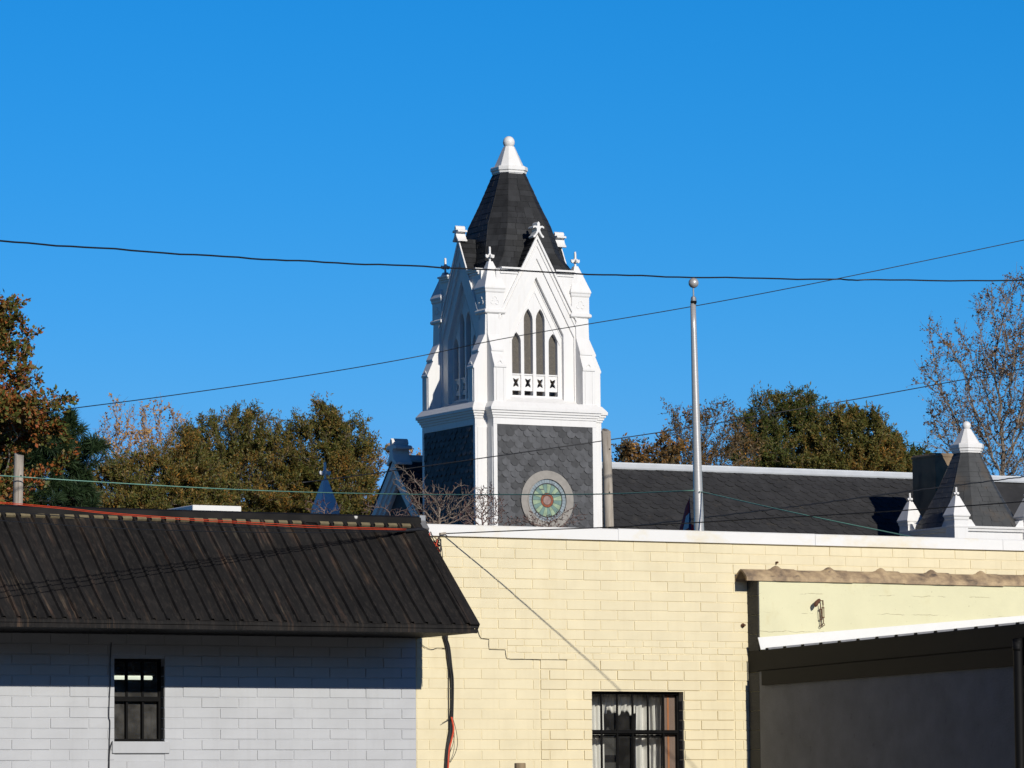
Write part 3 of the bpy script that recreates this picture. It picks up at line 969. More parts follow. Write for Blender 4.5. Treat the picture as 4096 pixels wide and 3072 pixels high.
# lower stage: plus-shaped plan
mb = MB()
q = 1.445
plan = [(-q,-OO),(q,-OO),(q,-q),(OO,-q),(OO,q),(q,q),(q,OO),(-q,OO),(-q,q),(-OO,q),(-OO,-q),(-q,-q)]
def planoff(d, dq=None):
    dq = d if dq is None else dq
    a, o_ = q + dq, OO + d
    return [(-a,-o_),(a,-o_),(a,-a),(o_,-a),(o_,a),(a,a),(a,o_),(-a,o_),(-a,a),(-o_,a),(-o_,-a),(-a,-a)]
def ringz(pl, z): return [(a, b, z) for a, b in pl]
mb.loft([ringz(planoff(-.03), 0), ringz(planoff(-.03), zlin)])
mb.build('tower_base', M['white'], church)
# frame boards proud of it
mb = MB()
for R in RZ:
    t = MB()
    fr = .105
    t.box(-q, -q + fr, -OO, -OO + .05, 0, zlin); t.box(q - fr, q, -OO, -OO + .05, 0, zlin)
    t.box(-q, q, -OO, -OO + .05, zlin + .001, zc_bot)
    t.box(-q, -q + .02, -OO + .05, -q, 0, zc_bot); t.box(q - .02, q, -OO + .05, -q, 0, zc_bot)
    t.box(q + .02, OO - .06, -q - .012, -q + .02, 0, zlin - .05); t.box(-OO + .06, -q - .02, -q - .012, -q + .02, 0, zlin - .05)
    mb.merge(t, R)
mb.build('corner_board', M['white'], church, bevel=.004)
# cornice
hc = zc_top - zc_bot
mb = MB()
mb.loft([ringz(planoff(-.02), zc_bot - .002), ringz(planoff(.022), zc_bot), ringz(planoff(.025), zc_bot + hc*.22), ringz(planoff(.052), zc_bot + hc*.24), ringz(planoff(.055), zc_bot + hc*.46), ringz(planoff(.085), zc_bot + hc*.48), ringz(planoff(.09), zc_bot + hc*.70), ringz(planoff(.122), zc_bot + hc*.72), ringz(planoff(.125), zc_top), ringz(planoff(.02, .0), zc_top + .15)])
mb.build('cornice', M['white'], church, bevel=.003)

# fish-scale slates
def scales(mb, O, ux, uy, un, width, height, tw, ex, tip=.45, thick=.011, jit=.004):
    ux, uy, un, O = Vector(ux), Vector(uy), Vector(un), Vector(O)
    rows = int(height/ex) + 1
    for r in range(rows):
        b = r*ex
        if b > height - .02: break
        n = int(width/tw) + 2
        off = (tw/2 if r % 2 else 0) - tw*.5
        for i in range(n):
            x0 = off + i*tw + .002; x1 = x0 + tw - .004
            if x1 < .01 or x0 > width - .01: continue
            x0c, x1c = max(x0, 0), min(x1, width)
            c = (x0 + x1)/2; jj = U(-jit, jit); l1 = thick*U(1.0, 1.9)
            top = min(b + ex*2.1, height)
            def P(x, y, k):
                x = min(max(x, 0), width)
                y = max(y, 0)
                f = (y - b)/(ex*2.1)
                return O + ux*x + uy*min(y + jj, height) + un*(l1*(1.15 - f)*1.7 + k)
            pts = [(c - tw*.22, b), (c + tw*.22, b), (x1c, b + ex*tip), (x1c, top), (x0c, top), (x0c, b + ex*tip)]
            f_ = [P(*a, 0) for a in pts]; k_ = [P(*a, -thick*1.4) for a in pts]
            mb.add(f_ + k_, [(0,1,2,3,4,5), (0,6,7,1), (1,7,8,2), (2,8,9,3), (5,11,6,0), (4,10,11,5)])
mb = MB()
zs0 = zlin - 4.2
for R in RZ:
    t = MB()
    scales(t, (-q + fr + .002, -OO + .028, zs0), (1,0,0), (0,0,1), (0,-1,0), 2*(q - fr) - .004, zlin - zs0 - .002, .243, .145)
    mb.merge(t, R)
mb.build('slate_panel', M['slate'], church, fixn=False)

# round stained window in the front and left faces
def rose(rot, label=None):
    cx, cz = .03, zf(2001, 2189, -1.8)
    yf = -OO - .005
    NN = 48
    def circ(r, n=NN): return [(cx + r*math.cos(2*math.pi*i/n), cz + r*math.sin(2*math.pi*i/n)) for i in range(n)]
    mb = MB(); mb.extr(circ(.735), 'y', yf - .03, yf + .03, 0, [circ(.545)])
    mb.extr(circ(.555), 'y', yf - .045, yf + .02, 0, [circ(.525)])
    ring_ = mb.xform(rot).build('round_window', M['tan_ring'], church, bevel=.006)
    mb = MB()
    def wedge(r0, r1, a0, a1, m, y):
        k = 3
        pts = [(cx + r0*math.cos(a0 + (a1-a0)*i/k), y, cz + r0*math.sin(a0 + (a1-a0)*i/k)) for i in range(k+1)] + \
              [(cx + r1*math.cos(a1 + (a0-a1)*i/k), y, cz + r1*math.sin(a1 + (a0-a1)*i/k)) for i in range(k+1)]
        mb.add(pts, [tuple(range(len(pts)))], m)
    for i in range(40):
        wedge(.425, .53, 2*math.pi*(i+.04)/40, 2*math.pi*(i+.96)/40, 4, yf - .005 + U(-.002, .002))
    for i in range(20):
        wedge(.185, .405, 2*math.pi*(i+.03)/20, 2*math.pi*(i+.97)/20, i % 2, yf - .005 + U(-.002, .002))
    for i in range(8):
        wedge(.118, .172, 2*math.pi*(i+.03)/8, 2*math.pi*(i+.97)/8, 2, yf - .006)
    for i in range(6):
        wedge(.001, .108, 2*math.pi*i/6, 2*math.pi*(i+1)/6, 3, yf - .006)
    mb.xform(rot).build('stained_glass', [M['g1'], M['g2'], M['g3'], M['g4'], M['g5']], ring_, fixn=False)
    mb = MB(); mb.extr(circ(.535), 'y', yf + .002, yf + .012)
    mb.extr(circ(.427), 'y', yf - .014, yf + .002, 0, [circ(.403)])
    mb.xform(rot).build('came', M['lead_came'], ring_)
rose(RZ[0])

# belfry stage ------------------------------------------------
zsill = zf(1590, 2130, -1.3); zbase = zc_top + .02
ap = zf(941, 2141, -1.45); SL = 1.86
def gz(x, o=0): return ap - SL*(abs(x) + o)
def penta(hw, o, zb_):
    return [(-hw, zb_), (hw, zb_), (hw, gz(hw, o)), (0, gz(0, o)), (-hw, gz(hw, o))]
zl = zbase - .1
lanc = []
for cu, hw, vt, vs2 in ((2058, .124, 1328, 1362), (2106.5, .124, 1234, 1276), (2155, .124, 1236, 1278), (2206, .124, 1335, 1368)):
    xc = (cu - 2132)/ (160*.883*1.012)
    lanc.append((xc, hw, zf(vt, cu, -1.28), zf(vs2, cu, -1.28)))
zl_b = zf(1497, 2130, -1.28); zp_b = zf(1564, 2130, -1.28); zs_b = zf(1583, 2130, -1.28)
def arch(xc, hw, ztop, zspr, zb_):
    pts = [(xc - hw, zb_), (xc + hw, zb_), (xc + hw, zspr)]
    for t in (.25, .5, .75): pts.append((xc + hw*(1 - t**1.6), zspr + (ztop - zspr)*t**.85))
    pts.append((xc, ztop))
    for t in (.75, .5, .25): pts.append((xc - hw*(1 - t**1.6), zspr + (ztop - zspr)*t**.85))
    pts.append((xc - hw, zspr))
    return pts
wallm = []
for k, R in enumerate(RZ):
    mb = MB()
    # recessed inner panel with the four lancets
    mb.extr(penta(.80, .54, zl), 'y', -1.28, -1.12, 0, [arch(*l, zs_b) for l in lanc])
    # second step
    outer = penta(1.08, .28, zl); inner = penta(.757, .56, zl)
    mb.extr([outer[0], inner[0], inner[4], inner[3], inner[2], inner[1], outer[1], outer[2], outer[3], outer[4]], 'y', -1.385, -1.20)
    zev = zf(1073, 2100, -1.4); XG_ = (ap - zev + .05)/SL
    inner = penta(1.04, .31, zl)
    mb.extr([(-1.15, zl), inner[0], inner[4], inner[3], inner[2], inner[1], (1.15, zl), (1.15, zev - .05), (XG_, zev - .05), (0, ap), (-XG_, zev - .05), (-1.15, zev - .05)], 'y', -1.425, -1.22)
    for sg in (-1, 1):
        for xi, dz0, dz1, yy in ((XG_ + .07, -.16, -.10, -1.455), (XG_ + .045, -.10, -.05, -1.49), (XG_ + .02, -.05, -.005, -1.53)):
            mb.box(sg*xi, sg*1.04, yy, -1.20, zev + dz0, zev + dz1)
    # raking mouldings
    for oa, ob, yy in ((-.012, .05, -1.475), (.095, .145, -1.450)):
        X = 1.10
        for sg in (-1, 1):
            mb.extr([(0, gz(0, oa)), (sg*X, gz(X, oa)), (sg*X, gz(X, ob)), (0, gz(0, ob))], 'y', yy, -1.40)
    for oa, ob, yy, X in ((.585, .61, -1.30, .757), (.74, .765, -1.297, .70)):
        for sg in (-1, 1):
            mb.extr([(0, gz(0, oa)), (sg*X, gz(X, oa)), (sg*X, gz(X, ob)), (0, gz(0, ob))], 'y', yy, -1.26)
    # sloping sill
    mb.extr([(-1.15, zbase - .05), (-1.80, zbase - .05), (-1.80, zbase + .005), (-1.285, zsill), (-1.15, zsill)], 'x', -1.07, 1.07)
    gw = mb.xform(R).build('gable_wall', M['white'], church, bevel=.004)
    for xc, hw, zt_, zs_ in lanc:
        mb = MB()
        mb.extr(arch(xc, hw + .01, zt_ + .01, zs_, zl_b), 'y', -1.165, -1.160)
        win = mb.xform(R).build('lancet_window', M['screen'], gw, fixn=False)
    for xc, hw, zt_, zs_ in lanc:
        mb = MB()
        a_ = .072; cz_ = (zl_b + zp_b)/2 - .01
        hx, hz = .080, .112
        cross_ = [(-hx, -hz), (-hx*.45, -hz*.86), (0, -hz*.66), (hx*.45, -hz*.86), (hx, -hz), (hx*.86, -hz*.45), (hx*.52, 0), (hx*.86, hz*.45), (hx, hz), (hx*.45, hz*.86), (0, hz*.66), (-hx*.45, hz*.86), (-hx, hz), (-hx*.86, hz*.45), (-hx*.52, 0), (-hx*.86, -hz*.45)]
        mb.extr([(xc - hw - .004, zp_b), (xc + hw + .004, zp_b), (xc + hw + .004, zl_b), (xc - hw - .004, zl_b)], 'y', -1.235, -1.19, 0, [[(xc + a, cz_ + b) for a, b in cross_]])
        mb.box(xc - hw - .004, xc + hw + .004, -1.262, -1.19, zl_b - .028, zl_b + .004)
        mb.xform(R).build('tracery_panel', M['white'], gw)
    # pair of stepped buttresses
    zn0 = zf(1257, 1970); zn1 = zf(1337, 1950); za1 = zf(1402, 1950); zb1_ = zf(1470, 1950)
    prof = [(-1.1, zbase - .03), (-OO, zbase - .03), (-OO, zb1_ - .02), (-OO - .025, zb1_ - .02), (-OO - .025, zb1_ + .03), (-1.64, za1 - .03), (-1.665, za1 - .03), (-1.665, za1 + .015), (-1.47, zn1), (-1.455, zn0 + .02), (-1.1, zn0 + .02)]
    for sg in (-1, 1):
        mb = MB()
        x0b, x1b = (BB - .345, BB) if sg > 0 else (-BB, -BB + .345)
        mb.extr(prof, 'x', x0b, x1b)
        # lancet moulding on the face
        xc = (x0b + x1b)/2; hw = .10
        ztp = zf(1440, 2000, -1.8); zsp = ztp - .2
        a = arch(xc, hw, ztp, zsp, zbase + .15)
        path = [(p_[0], -OO - .003, p_[1]) for p_ in a[1:]] + [(a[0][0], -OO - .003, a[0][1])]
        mb.tube(path, .011, 5)
        mb.xform(R).build('buttress', M['white'], church, bevel=.004)
# solid corners of the belfry, drum and cornice under the spire
zn0 = zf(1257, 1970)
for sx in (-1, 1):
    for sy in (-1, 1):
        MB().box(sx*1.09, sx*(BB - .012), sy*1.09, sy*(BB - .012), zbase - .03, zn0 + .02).build('corner_pier', M['white'], church)
ze = zf(1073, 2100, -1.4)
def octo(a, t, z): return [(-t,-a,z),(t,-a,z),(a,-t,z),(a,t,z),(t,a,z),(-t,a,z),(-a,t,z),(-a,-t,z)]
mb = MB()
mb.loft([octo(1.10, .94, zf(1225)), octo(1.10, .94, ze - .16)], cap0=False, cap1=False)
mb.loft([octo(1.10, .94, ze - .16), octo(1.15, .98, ze - .155), octo(1.16, .98, ze - .09), octo(1.20, 1.02, ze - .085), octo(1.21, 1.02, ze - .035), octo(1.23, 1.04, ze - .03), octo(1.23, 1.04, ze - .004)], cap0=False)
mb.build('drum', M['white'], church)
MB().box(-1.2, 1.2, -1.2, 1.2, zbase + .1, zbase + .16).build('belfry_floor', M['wood'], church)
# bell wheel and bracing behind the screens
mb = MB()
cz_ = zf(1430)
mb.tube([(.95*math.sin(t*.2618) - .1, -.85, cz_ + .95*math.cos(t*.2618)) for t in range(25)], .075, 6)
for t in range(6): mb.tube([(-.1, -.85, cz_), (-.1 + .95*math.sin(t*1.0472 + .35), -.85, cz_ + .95*math.cos(t*1.0472 + .35))], .05, 6)
mb.build('bell_wheel', M['wheel'], church)

# slated spire
prof = [(ze, 1.245, 1.02), (ze + (zf(1013)-zf(1073)), 1.08, .74), (z0_(921, 2193), .885, .53), (z0_(834, 2150), .655, .393), (z0_(701, 2030), .352, .211)]
def at_z(z, k):
    for p0, p1 in zip(prof, prof[1:]):
        if z <= p1[0]: return p0[k] + (p1[k] - p0[k])*(z - p0[0])/(p1[0] - p0[0])
    return prof[-1][k]
def a_at(z): return at_z(z, 1)
def t_at(z): return at_z(z, 2)
def spire_slates(mb, z0, z1, afun, tr, rows, seed):
    rr = random.Random(seed)
    for r in range(rows):
        za = z0 + (z1 - z0)*r/rows; zb_ = z0 + (z1 - z0)*(r + 1)/rows
        a0, a1 = afun(za), afun(zb_)
        zu = min(zb_ + (zb_ - za)*.12, z1 + .02)
        A = octo(a0, tr(za) if callable(tr) else a0*tr, za); B = octo(a1, tr(zb_) if callable(tr) else a1*tr, zu)
        for i in range(8):
            j = (i + 1) % 8
            p0, p1, q0, q1 = Vector(A[i]), Vector(A[j]), Vector(B[i]), Vector(B[j])
            n = (p1 - p0).cross(q0 - p0).normalized()
            if n.dot(Vector((p0.x + p1.x, p0.y + p1.y, 0))) < 0: n = -n
            L = (p1 - p0).length
            cuts = [0]
            while cuts[-1] < 1:
                cuts.append(cuts[-1] + rr.uniform(.22, .36)/L)
            if len(cuts) > 2 and 1 - cuts[-2] < .12/L: cuts.pop(-2)
            cuts[-1] = 1
            for c0, c1 in zip(cuts, cuts[1:]):
                g = .0035/L
                e0 = c0 + (g if c0 > 0 else -.012/L); e1 = c1 - (g if c1 < 1 else -.012/L)
                lift = .014*rr.uniform(.8, 1.5); dz = Vector((0, 0, rr.uniform(-.004, .004)))
                f = [p0.lerp(p1, e0) + n*lift + dz, p0.lerp(p1, e1) + n*lift + dz, q0.lerp(q1, e1) + n*.003, q0.lerp(q1, e0) + n*.003]
                k = [f[0] - n*.014, f[1] - n*.014, f[2] - n*.008, f[3] - n*.008]
                mb.add(f + k, [(0,1,2,3), (0,4,5,1), (1,5,6,2), (3,7,4,0)])
zt_sp = prof[-1][0]
mb = MB(); mb.loft([octo(a - .02, b - .012, z) for z, a, b in prof])
spire = mb.build('spire', M['slate_spire'], church)
mb = MB(); spire_slates(mb, ze, zt_sp, a_at, t_at, 17, 3)
mb.build('slates', M['slate_spire'], spire, fixn=False)
# cap, ball
def capset(parent, zb_, a, h_mould, h_pyr, a_top, r_ball, cx=0, cy=0):
    def oc(aa, z): return [(x_ + cx, y_ + cy, z_) for x_, y_, z_ in octo(aa, aa*.55, z)]
    mb = MB()
    mb.loft([oc(a*.86, zb_), oc(a*.88, zb_ + h_mould*.18), oc(a*.93, zb_ + h_mould*.2), oc(a*.94, zb_ + h_mould*.45), oc(a*1.0, zb_ + h_mould*.52), oc(a*1.0, zb_ + h_mould*.86), oc(a*.96, zb_ + h_mould), oc(a*.80, zb_ + h_mould + .006), oc(a_top, zb_ + h_mould + h_pyr)])
    c_ = mb.build('spire_cap', M['white'], parent, bevel=.006)
    zc = zb_ + h_mould + h_pyr + r_ball*.75
    prof_ = [(max(r_ball*math.sin(math.pi*t/12), .002), zc - r_ball*math.cos(math.pi*t/12)*1.05) for t in range(13)]
    MB().lathe(prof_, cx, cy, 20).build('ball', M['white'], parent, smooth=True)
    MB().lathe([(r_ball*1.0, zc - .006), (r_ball*1.012, zc - .004), (r_ball*1.012, zc + .004), (r_ball*1.0, zc + .006)], cx, cy, 20).build('ball_band', M['white'], parent)
zcap = z0_(701, 2030) - .02
hm = z0_(670, 2030) - z0_(701, 2030); hp = z0_(587, 2030) - z0_(670, 2030)
capset(spire, zcap, .415, hm + .02, hp, .125, .150)

# finials
FLEUR = [(.07,0),(.10,.12),(.07,.30),(.055,.48),(.12,.60),(.20,.52),(.28,.46),(.40,.47),(.49,.56),(.50,.68),(.44,.78),(.36,.74),(.28,.70),(.20,.76),(.10,.84),(.085,1.1),(.085,1.30),(.05,1.42),(0,1.45)]
GAB = [(0,1.62),(.10,1.48),(.135,1.32),(.10,1.18),(.18,1.14),(.30,1.17),(.42,1.14),(.50,1.04),(.51,.92),(.44,.88),(.38,.95),(.29,.97),(.20,.90),(.15,.78),(.17,.60),(.25,.38),(.36,.18),(.49,.05),(.48,-.08),(.38,-.13),(.28,-.02)]
def sym(half):
    return [(x_, z_) for x_, z_ in half] + [(-x_, z_) for x_, z_ in reversed(half) if x_ > 1e-6]
def fleur(mb, cx, cy, zb_, wd, ht, th=.05):
    pl = [(cx + x_*wd, zb_ + z_/1.45*ht) for x_, z_ in sym(FLEUR)]
    mb.extr(pl, 'y', cy - th/2, cy + th/2)
    pl = [(cy + x_*wd*.9, zb_ + z_/1.45*ht*.985) for x_, z_ in sym(FLEUR)]
    mb.extr(pl, 'x', cx - th/2, cx + th/2)
zfin0 = zf(966, 2141, -1.45); 
for k, R in enumerate(RZ):
    mb = MB()
    gl = [(0, 1.55*.27/1.0)]
    sc_x, sc_z = .31, .235
    base = gz(0) - .16
    half = [(x_*sc_x, base + .12 + z_*sc_z) for x_, z_ in GAB]
    pl = half + [(0, base + .12 + .115)] + [(-x_, z_) for x_, z_ in reversed(half) if x_ > 1e-6]
    mb.extr(pl, 'y', -1.545, -1.28)
    mb.xform(R).build('gable_finial', M['white'], church, bevel=.005)
# gable roofs running back into the spire
for k, R in enumerate(RZ):
    mb = MB()
    zr_ = gz(0) + .015
    Xr = (ap - zf(1073, 2100, -1.4))/SL + .03
    dr = []
    for sg in (-1, 1):
        t = MB()
        rows = 7
        for r in range(rows):
            f0, f1 = r/rows, (r + 1.15)/rows
            def pt(f, y, lift):
                xx_ = Xr*(1 - f)
                return (sg*(xx_ + lift*.88), y, zr_ - SL*xx_ + lift*.47)
            lift = .016
            n2 = 3
            yb0, yb1 = -1.44, -.35
            for c in range(n2):
                ya = yb0 + (yb1 - yb0)*(c + (.5 if r % 2 else 0)*(c > 0))/n2; yb2 = yb0 + (yb1 - yb0)*(c + 1 + (.5 if r % 2 and c < n2 - 1 else 0))/n2
                f1c = min(f1, 1)
                t.add([pt(f0, ya, lift), pt(f0, yb2 - .004, lift), pt(f1c, yb2 - .004, .002), pt(f1c, ya, .002), pt(f0, ya, 0), pt(f0, yb2 - .004, 0)], [(0,1,2,3), (0,4,5,1)])
        mb.merge(t)
    mb.xform(R).build('gable_roof', M['slate_spire'], church, fixn=False)

# corner pinnacles
def pinnacle(cx, cy, zb_, zm, zp0, zap, zcr, hb, parent, trefoil=True, ov=.042, fw=.245):
    mb = MB()
    mb.box(cx - hb, cx + hb, cy - hb, cy + hb, zb_, zp0 - .09)
    def sq(h, z): return [(cx - h, cy - h, z), (cx + h, cy - h, z), (cx + h, cy + h, z), (cx - h, cy + h, z)]
    if trefoil:
        mb.loft([sq(hb + .01, zb_ - .03), sq(hb + .045, zb_), sq(hb + .045, zb_ + .05), sq(hb + .005, zb_ + .09)])
    mb.loft([sq(hb + .004, zp0 - .13), sq(hb + .02, zp0 - .10), sq(hb + .025, zp0 - .05), sq(hb + ov, zp0 - .02), sq(hb + ov, zp0 + .01), sq(.055, zap)])
    if trefoil:
        t = MB()
        zc = (zb_ + zp0)/2 - .02; r = .05
        pts = []
        for a in range(19):
            th = math.radians(-20 + a*220/18)
            pts.append((math.cos(th)*r, r*.85 + math.sin(th)*r))
        l = []
        for cxx, czz, a0, a1 in ((0, .055, -10, 190), (-.06, -.035, 80, 330), (.06, -.035, -150, 100)):
            l += [(cxx + r*math.cos(math.radians(a0 + (a1 - a0)*i/8)), czz + r*math.sin(math.radians(a0 + (a1 - a0)*i/8))) for i in range(9)]
        for R in RZ:
            tt = MB()
            for s_ in range(3):
                seg = l[s_*9:(s_+1)*9]
                tt.tube([(x_, -hb - .002, z_) for x_, z_ in seg], .011, 5)
            tt.tube([(.12*math.cos(math.radians(a)) * .8, -hb + .015, -(.30) - .05*math.sin(math.radians(a))) for a in range(0, 181, 30)], .012, 5)
            tt.xform(Matrix.Translation((cx, cy, zc)) @ R)
            t.merge(tt)
        mb.merge(t)
    o_ = mb.build('pinnacle', M['white'], parent, bevel=.003)
    f = MB(); fleur(f, cx, cy, zap - .05, fw, zcr - zap + .05)
    f.build('cross', M['white'], o_, bevel=.004)
    return o_
c_ = 1.21
for sx in (-1, 1):
    for sy in (-1, 1):
        pinnacle(sx*c_, sy*c_, zf(1250, 1970), 0, zf(1150, 1970), zf(1041, 1952), zf(981, 1952), .25, church)

# nave ------------------------------------------------------------
YR = 3.05
pk = C.on_y(1571, 1842, YR)
XGB = pk.x; ZN = C.on_y(2900, 1873, YR).z
print('nave gable x', XGB, 'z', pk.z, 'ridge z', ZN)
pch = C.on_y(3649, 1893, .15)
XCH = pch.x
XNE = XCH + 6
RP = math.tan(math.radians(45))
mb = MB()
drop = 4.2
mb.extr([(YR, ZN - .03), (YR - drop, ZN - .03 - drop*RP), (YR + drop, ZN - .03 - drop*RP)], 'x', XGB + .25, XNE)
nr = mb.build('nave_roof', M['slate_roof'], church)
mb = MB()
scales(mb, (XGB + .25, YR - 3.0, ZN - 3.0), (1,0,0), (0, .7071, .7071), (0, -.7071, .7071), XCH + 1.6 - XGB, 3.0*1.4142 - .05, .30, .165, tip=.55, thick=.012, jit=.012)
mb.build('slates', M['slate_roof'], nr, fixn=False)
mb = MB()
mb.extr([(YR - .17, ZN - .13), (YR - .19, ZN - .09), (YR - .06, ZN + .03), (YR - .06, ZN + .055), (YR + .06, ZN + .055), (YR + .06, ZN + .03), (YR + .19, ZN - .09), (YR + .17, ZN - .13)], 'x', XGB + .3, XNE)
mb.build('ridge_cap', M['lead'], nr)
MB().box(XGB + .4, XNE - .2, YR - drop + .4, YR + drop - .4, 0, ZN - drop*RP + .5).build('nave_wall', M['tan_wall'], church)
# west gable with deep barge boards
mb = MB()
SG = 1.04
HWG = 2.5
zpk = pk.z
def rk(y, o): return zpk - SG*(abs(y) + o)
mb.extr([(YR - 2.3, rk(2.3, .3)), (YR, rk(0, .3)), (YR + 2.3, rk(2.3, .3))], 'x', XGB + .22, XGB + .30)
gable = mb.build('gable_end', M['slate'], church)
mb = MB()
for oa, ob, x0, x1 in ((0, .25, XGB, XGB + .34), (.25, .43, XGB + .05, XGB + .30), (.43, .60, XGB + .10, XGB + .28)):
    for sg in (-1, 1):
        mb.extr([(YR, rk(0, oa)), (YR + sg*HWG, rk(HWG, oa)), (YR + sg*HWG, rk(HWG, ob)), (YR, rk(0, ob))], 'x', x0, x1)
mb.build('barge_board', M['white'], gable, bevel=.004)
mb = MB()
for sg in (-1, 1):
    mb.extr([(YR, rk(0, -.05)), (YR + sg*(HWG+.02), rk(HWG, -.05)), (YR + sg*(HWG+.02), rk(HWG, -.006)), (YR, rk(0, -.006))], 'x', XGB - .02, XGB + .7)
mb.build('gable_slates', M['slate_roof'], gable)
mb = MB()
sc_x, sc_z = .55, .40
half = [(YR + x_*sc_x, zpk - .08 + z_*sc_z) for x_, z_ in GAB]
pl = half + [(YR, zpk + .0)] + [(2*YR - a, b) for a, b in reversed(half) if a > YR + 1e-6]
mb.extr(pl, 'x', XGB - .05, XGB + .42)
mb.build('gable_finial', M['white'], church, bevel=.006)
# far pinnacle in the tower's shade
YP = 8.0
pp = C.on_y(1300, 1915, YP); zb_p = C.on_y(1300, 2041, YP).z; zcrs = C.on_y(1300, 1847, YP).z
pinnacle(pp.x, YP, zb_p - 3.5, 0, zb_p - .02, pp.z - .02, zcrs, .26, church, trefoil=False, ov=.03, fw=.33)

# chimney
ZCH = C.on_x(3690, 1818, XCH).z
mb = MB()
mb.box(XCH, XCH + 1.15, -.95, .15, 3, ZCH)
mb.box(XCH - .02, XCH + 1.17, -.97, .17, ZCH - .10, ZCH - .03)
mb.build('chimney', M['chimney'], church, bevel=.015)

# turret --------------------------------------------------------
YTU = -2.3
pt_ = C.on_y(3868, 1815, YTU)
XT = pt_.x
def zt_(v, u=3868, y=YTU): return C.on_y(u, v, y).z
tz0, tz1 = zt_(2118), zt_(1813)
def at_(z):
    f = (z - tz0)/(tz1 - tz0)
    pts = [(0, 1.22), (.22, .96), (.55, .64), (1, .285)]
    for (f0, a0), (f1, a1) in zip(pts, pts[1:]):
        if f <= f1: return a0 + (a1 - a0)*(f - f0)/(f1 - f0)
    return pts[-1][1]
mb = MB(); mb.loft([octo(at_(tz0 + (tz1-tz0)*f) - .02, (at_(tz0 + (tz1-tz0)*f) - .02)*.55, tz0 + (tz1-tz0)*f) for f in (0, .22, .55, 1)])
mb.xform(Matrix.Translation((XT, YTU, 0)))
tur = mb.build('turret_roof', M['slate_turret'], church)
mb = MB(); spire_slates(mb, tz0, tz1, at_, .55, 15, 11); mb.xform(Matrix.Translation((XT, YTU, 0)))
mb.build('slates', M['slate_turret'], tur, fixn=False)
capset(tur, tz1 - .01, .385, zt_(1777) - zt_(1815), zt_(1717) - zt_(1777), .10, .115, XT, YTU)
mb = MB()
def sq2(h, z): return [(XT - h, YTU - h, z), (XT + h, YTU - h, z), (XT + h, YTU + h, z), (XT - h, YTU + h, z)]
mb.loft([sq2(1.18, 0), sq2(1.18, tz0 - .14), sq2(1.24, tz0 - .13), sq2(1.25, tz0 - .07), sq2(1.29, tz0 - .06), sq2(1.30, tz0 - .005), sq2(1.2, tz0 + .0)])
mb.build('turret_wall', M['white'], church, bevel=.004)
qn = 1.08
for sx in (-1, 1):
    for sy in (-1, 1):
        zb_t = zt_(2062, 3820, YTU - qn)
        pinnacle(XT + sx*qn, YTU + sy*qn, tz0 - .9, 0, zb_t, zt_(1984, 3820, YTU - qn), zt_(1948, 3820, YTU - qn), .205, church, trefoil=False, ov=.05, fw=.15)
mb = MB()
for R in RZ:
    t = MB()
    for sg in (-1, 1):
        t.extr([(sg*.87, tz0 - .02), (sg*.60, tz0 - .02), (sg*.74, tz0 + .16), (sg*.87, tz0 + .18)], 'y', -1.24, -1.0)
        t.xform(Matrix.Translation((XT, YTU, 0)) @ R).build('parapet_scroll', M['white'], church)
        t = MB()

# ------------------------------------------------------------------ flagpole, flag, utility poles
q0, q1 = at(2796, 2115, 64), at(2772, 1215, 64)
pxm = F/64
fp = thing('flagpole', 'tall silver flagpole with a ball on top behind the yellow parapet', 'flagpole', (q0.x, q0.y, 0))
dxy = (q1.x - q0.x)/(q1.z - q0.z)
zt2 = q1.z
def fx(z): return (z - q0.z)*dxy
mb = MB()
pts = [(fx(z), 0, z) for z in np.linspace(0, zt2, 24)]
rs = [.083 if z < q0.z else .0735 - (.0735 - .040)*((z - q0.z)/(zt2 - q0.z)) for z in np.linspace(0, zt2, 24)]
rs = [min(.078, .0735 + (.0735 - .040)*((q0.z - z)/(zt2 - q0.z))) for z in np.linspace(0, zt2, 24)]
mb.tube(pts, rs, 24)
mb.build('pole', M['alu'], fp, smooth=True)
b_ = at(2774, 1132, 64); rb = 20.5/pxm
mb = MB()
zz = at(2774, 1192, 64).z; xx_ = at(2774, 1192, 64).x - q0.x
mb.lathe([(.040, zt2 - .01), (.036, zt2 + .01)], xx_, 0, 12)
mb.box(xx_ - .045, xx_ + .045, -.035, .035, zt2 + .01, zt2 + .04, 0)
mb.lathe([(.042, zt2 + .041), (.042, zt2 + .07), (.034, zt2 + .10), (.012, zt2 + .112), (.011, b_.z - rb*.9)], xx_, 0, 14, 1)
mb.build('truck', [M['black'], M['galv']], fp, smooth=False)
b_ = at(2774, 1132, 64); rb = 20.5/pxm
MB().lathe([(max(rb*math.sin(math.pi*t/14), .001), b_.z - rb*math.cos(math.pi*t/14)) for t in range(15)], b_.x - q0.x, 0, 24).build('ball', M['alu'], fp, smooth=True)

def flag_mat():
    m, t, b = newmat('flag_cloth')
    g = t.nodes.new('ShaderNodeAttribute'); g.attribute_name = 'Col'
    t.links.new(g.outputs['Color'], b.inputs['Base Color'])
    b.inputs['Roughness'].default_value = .8
    return m
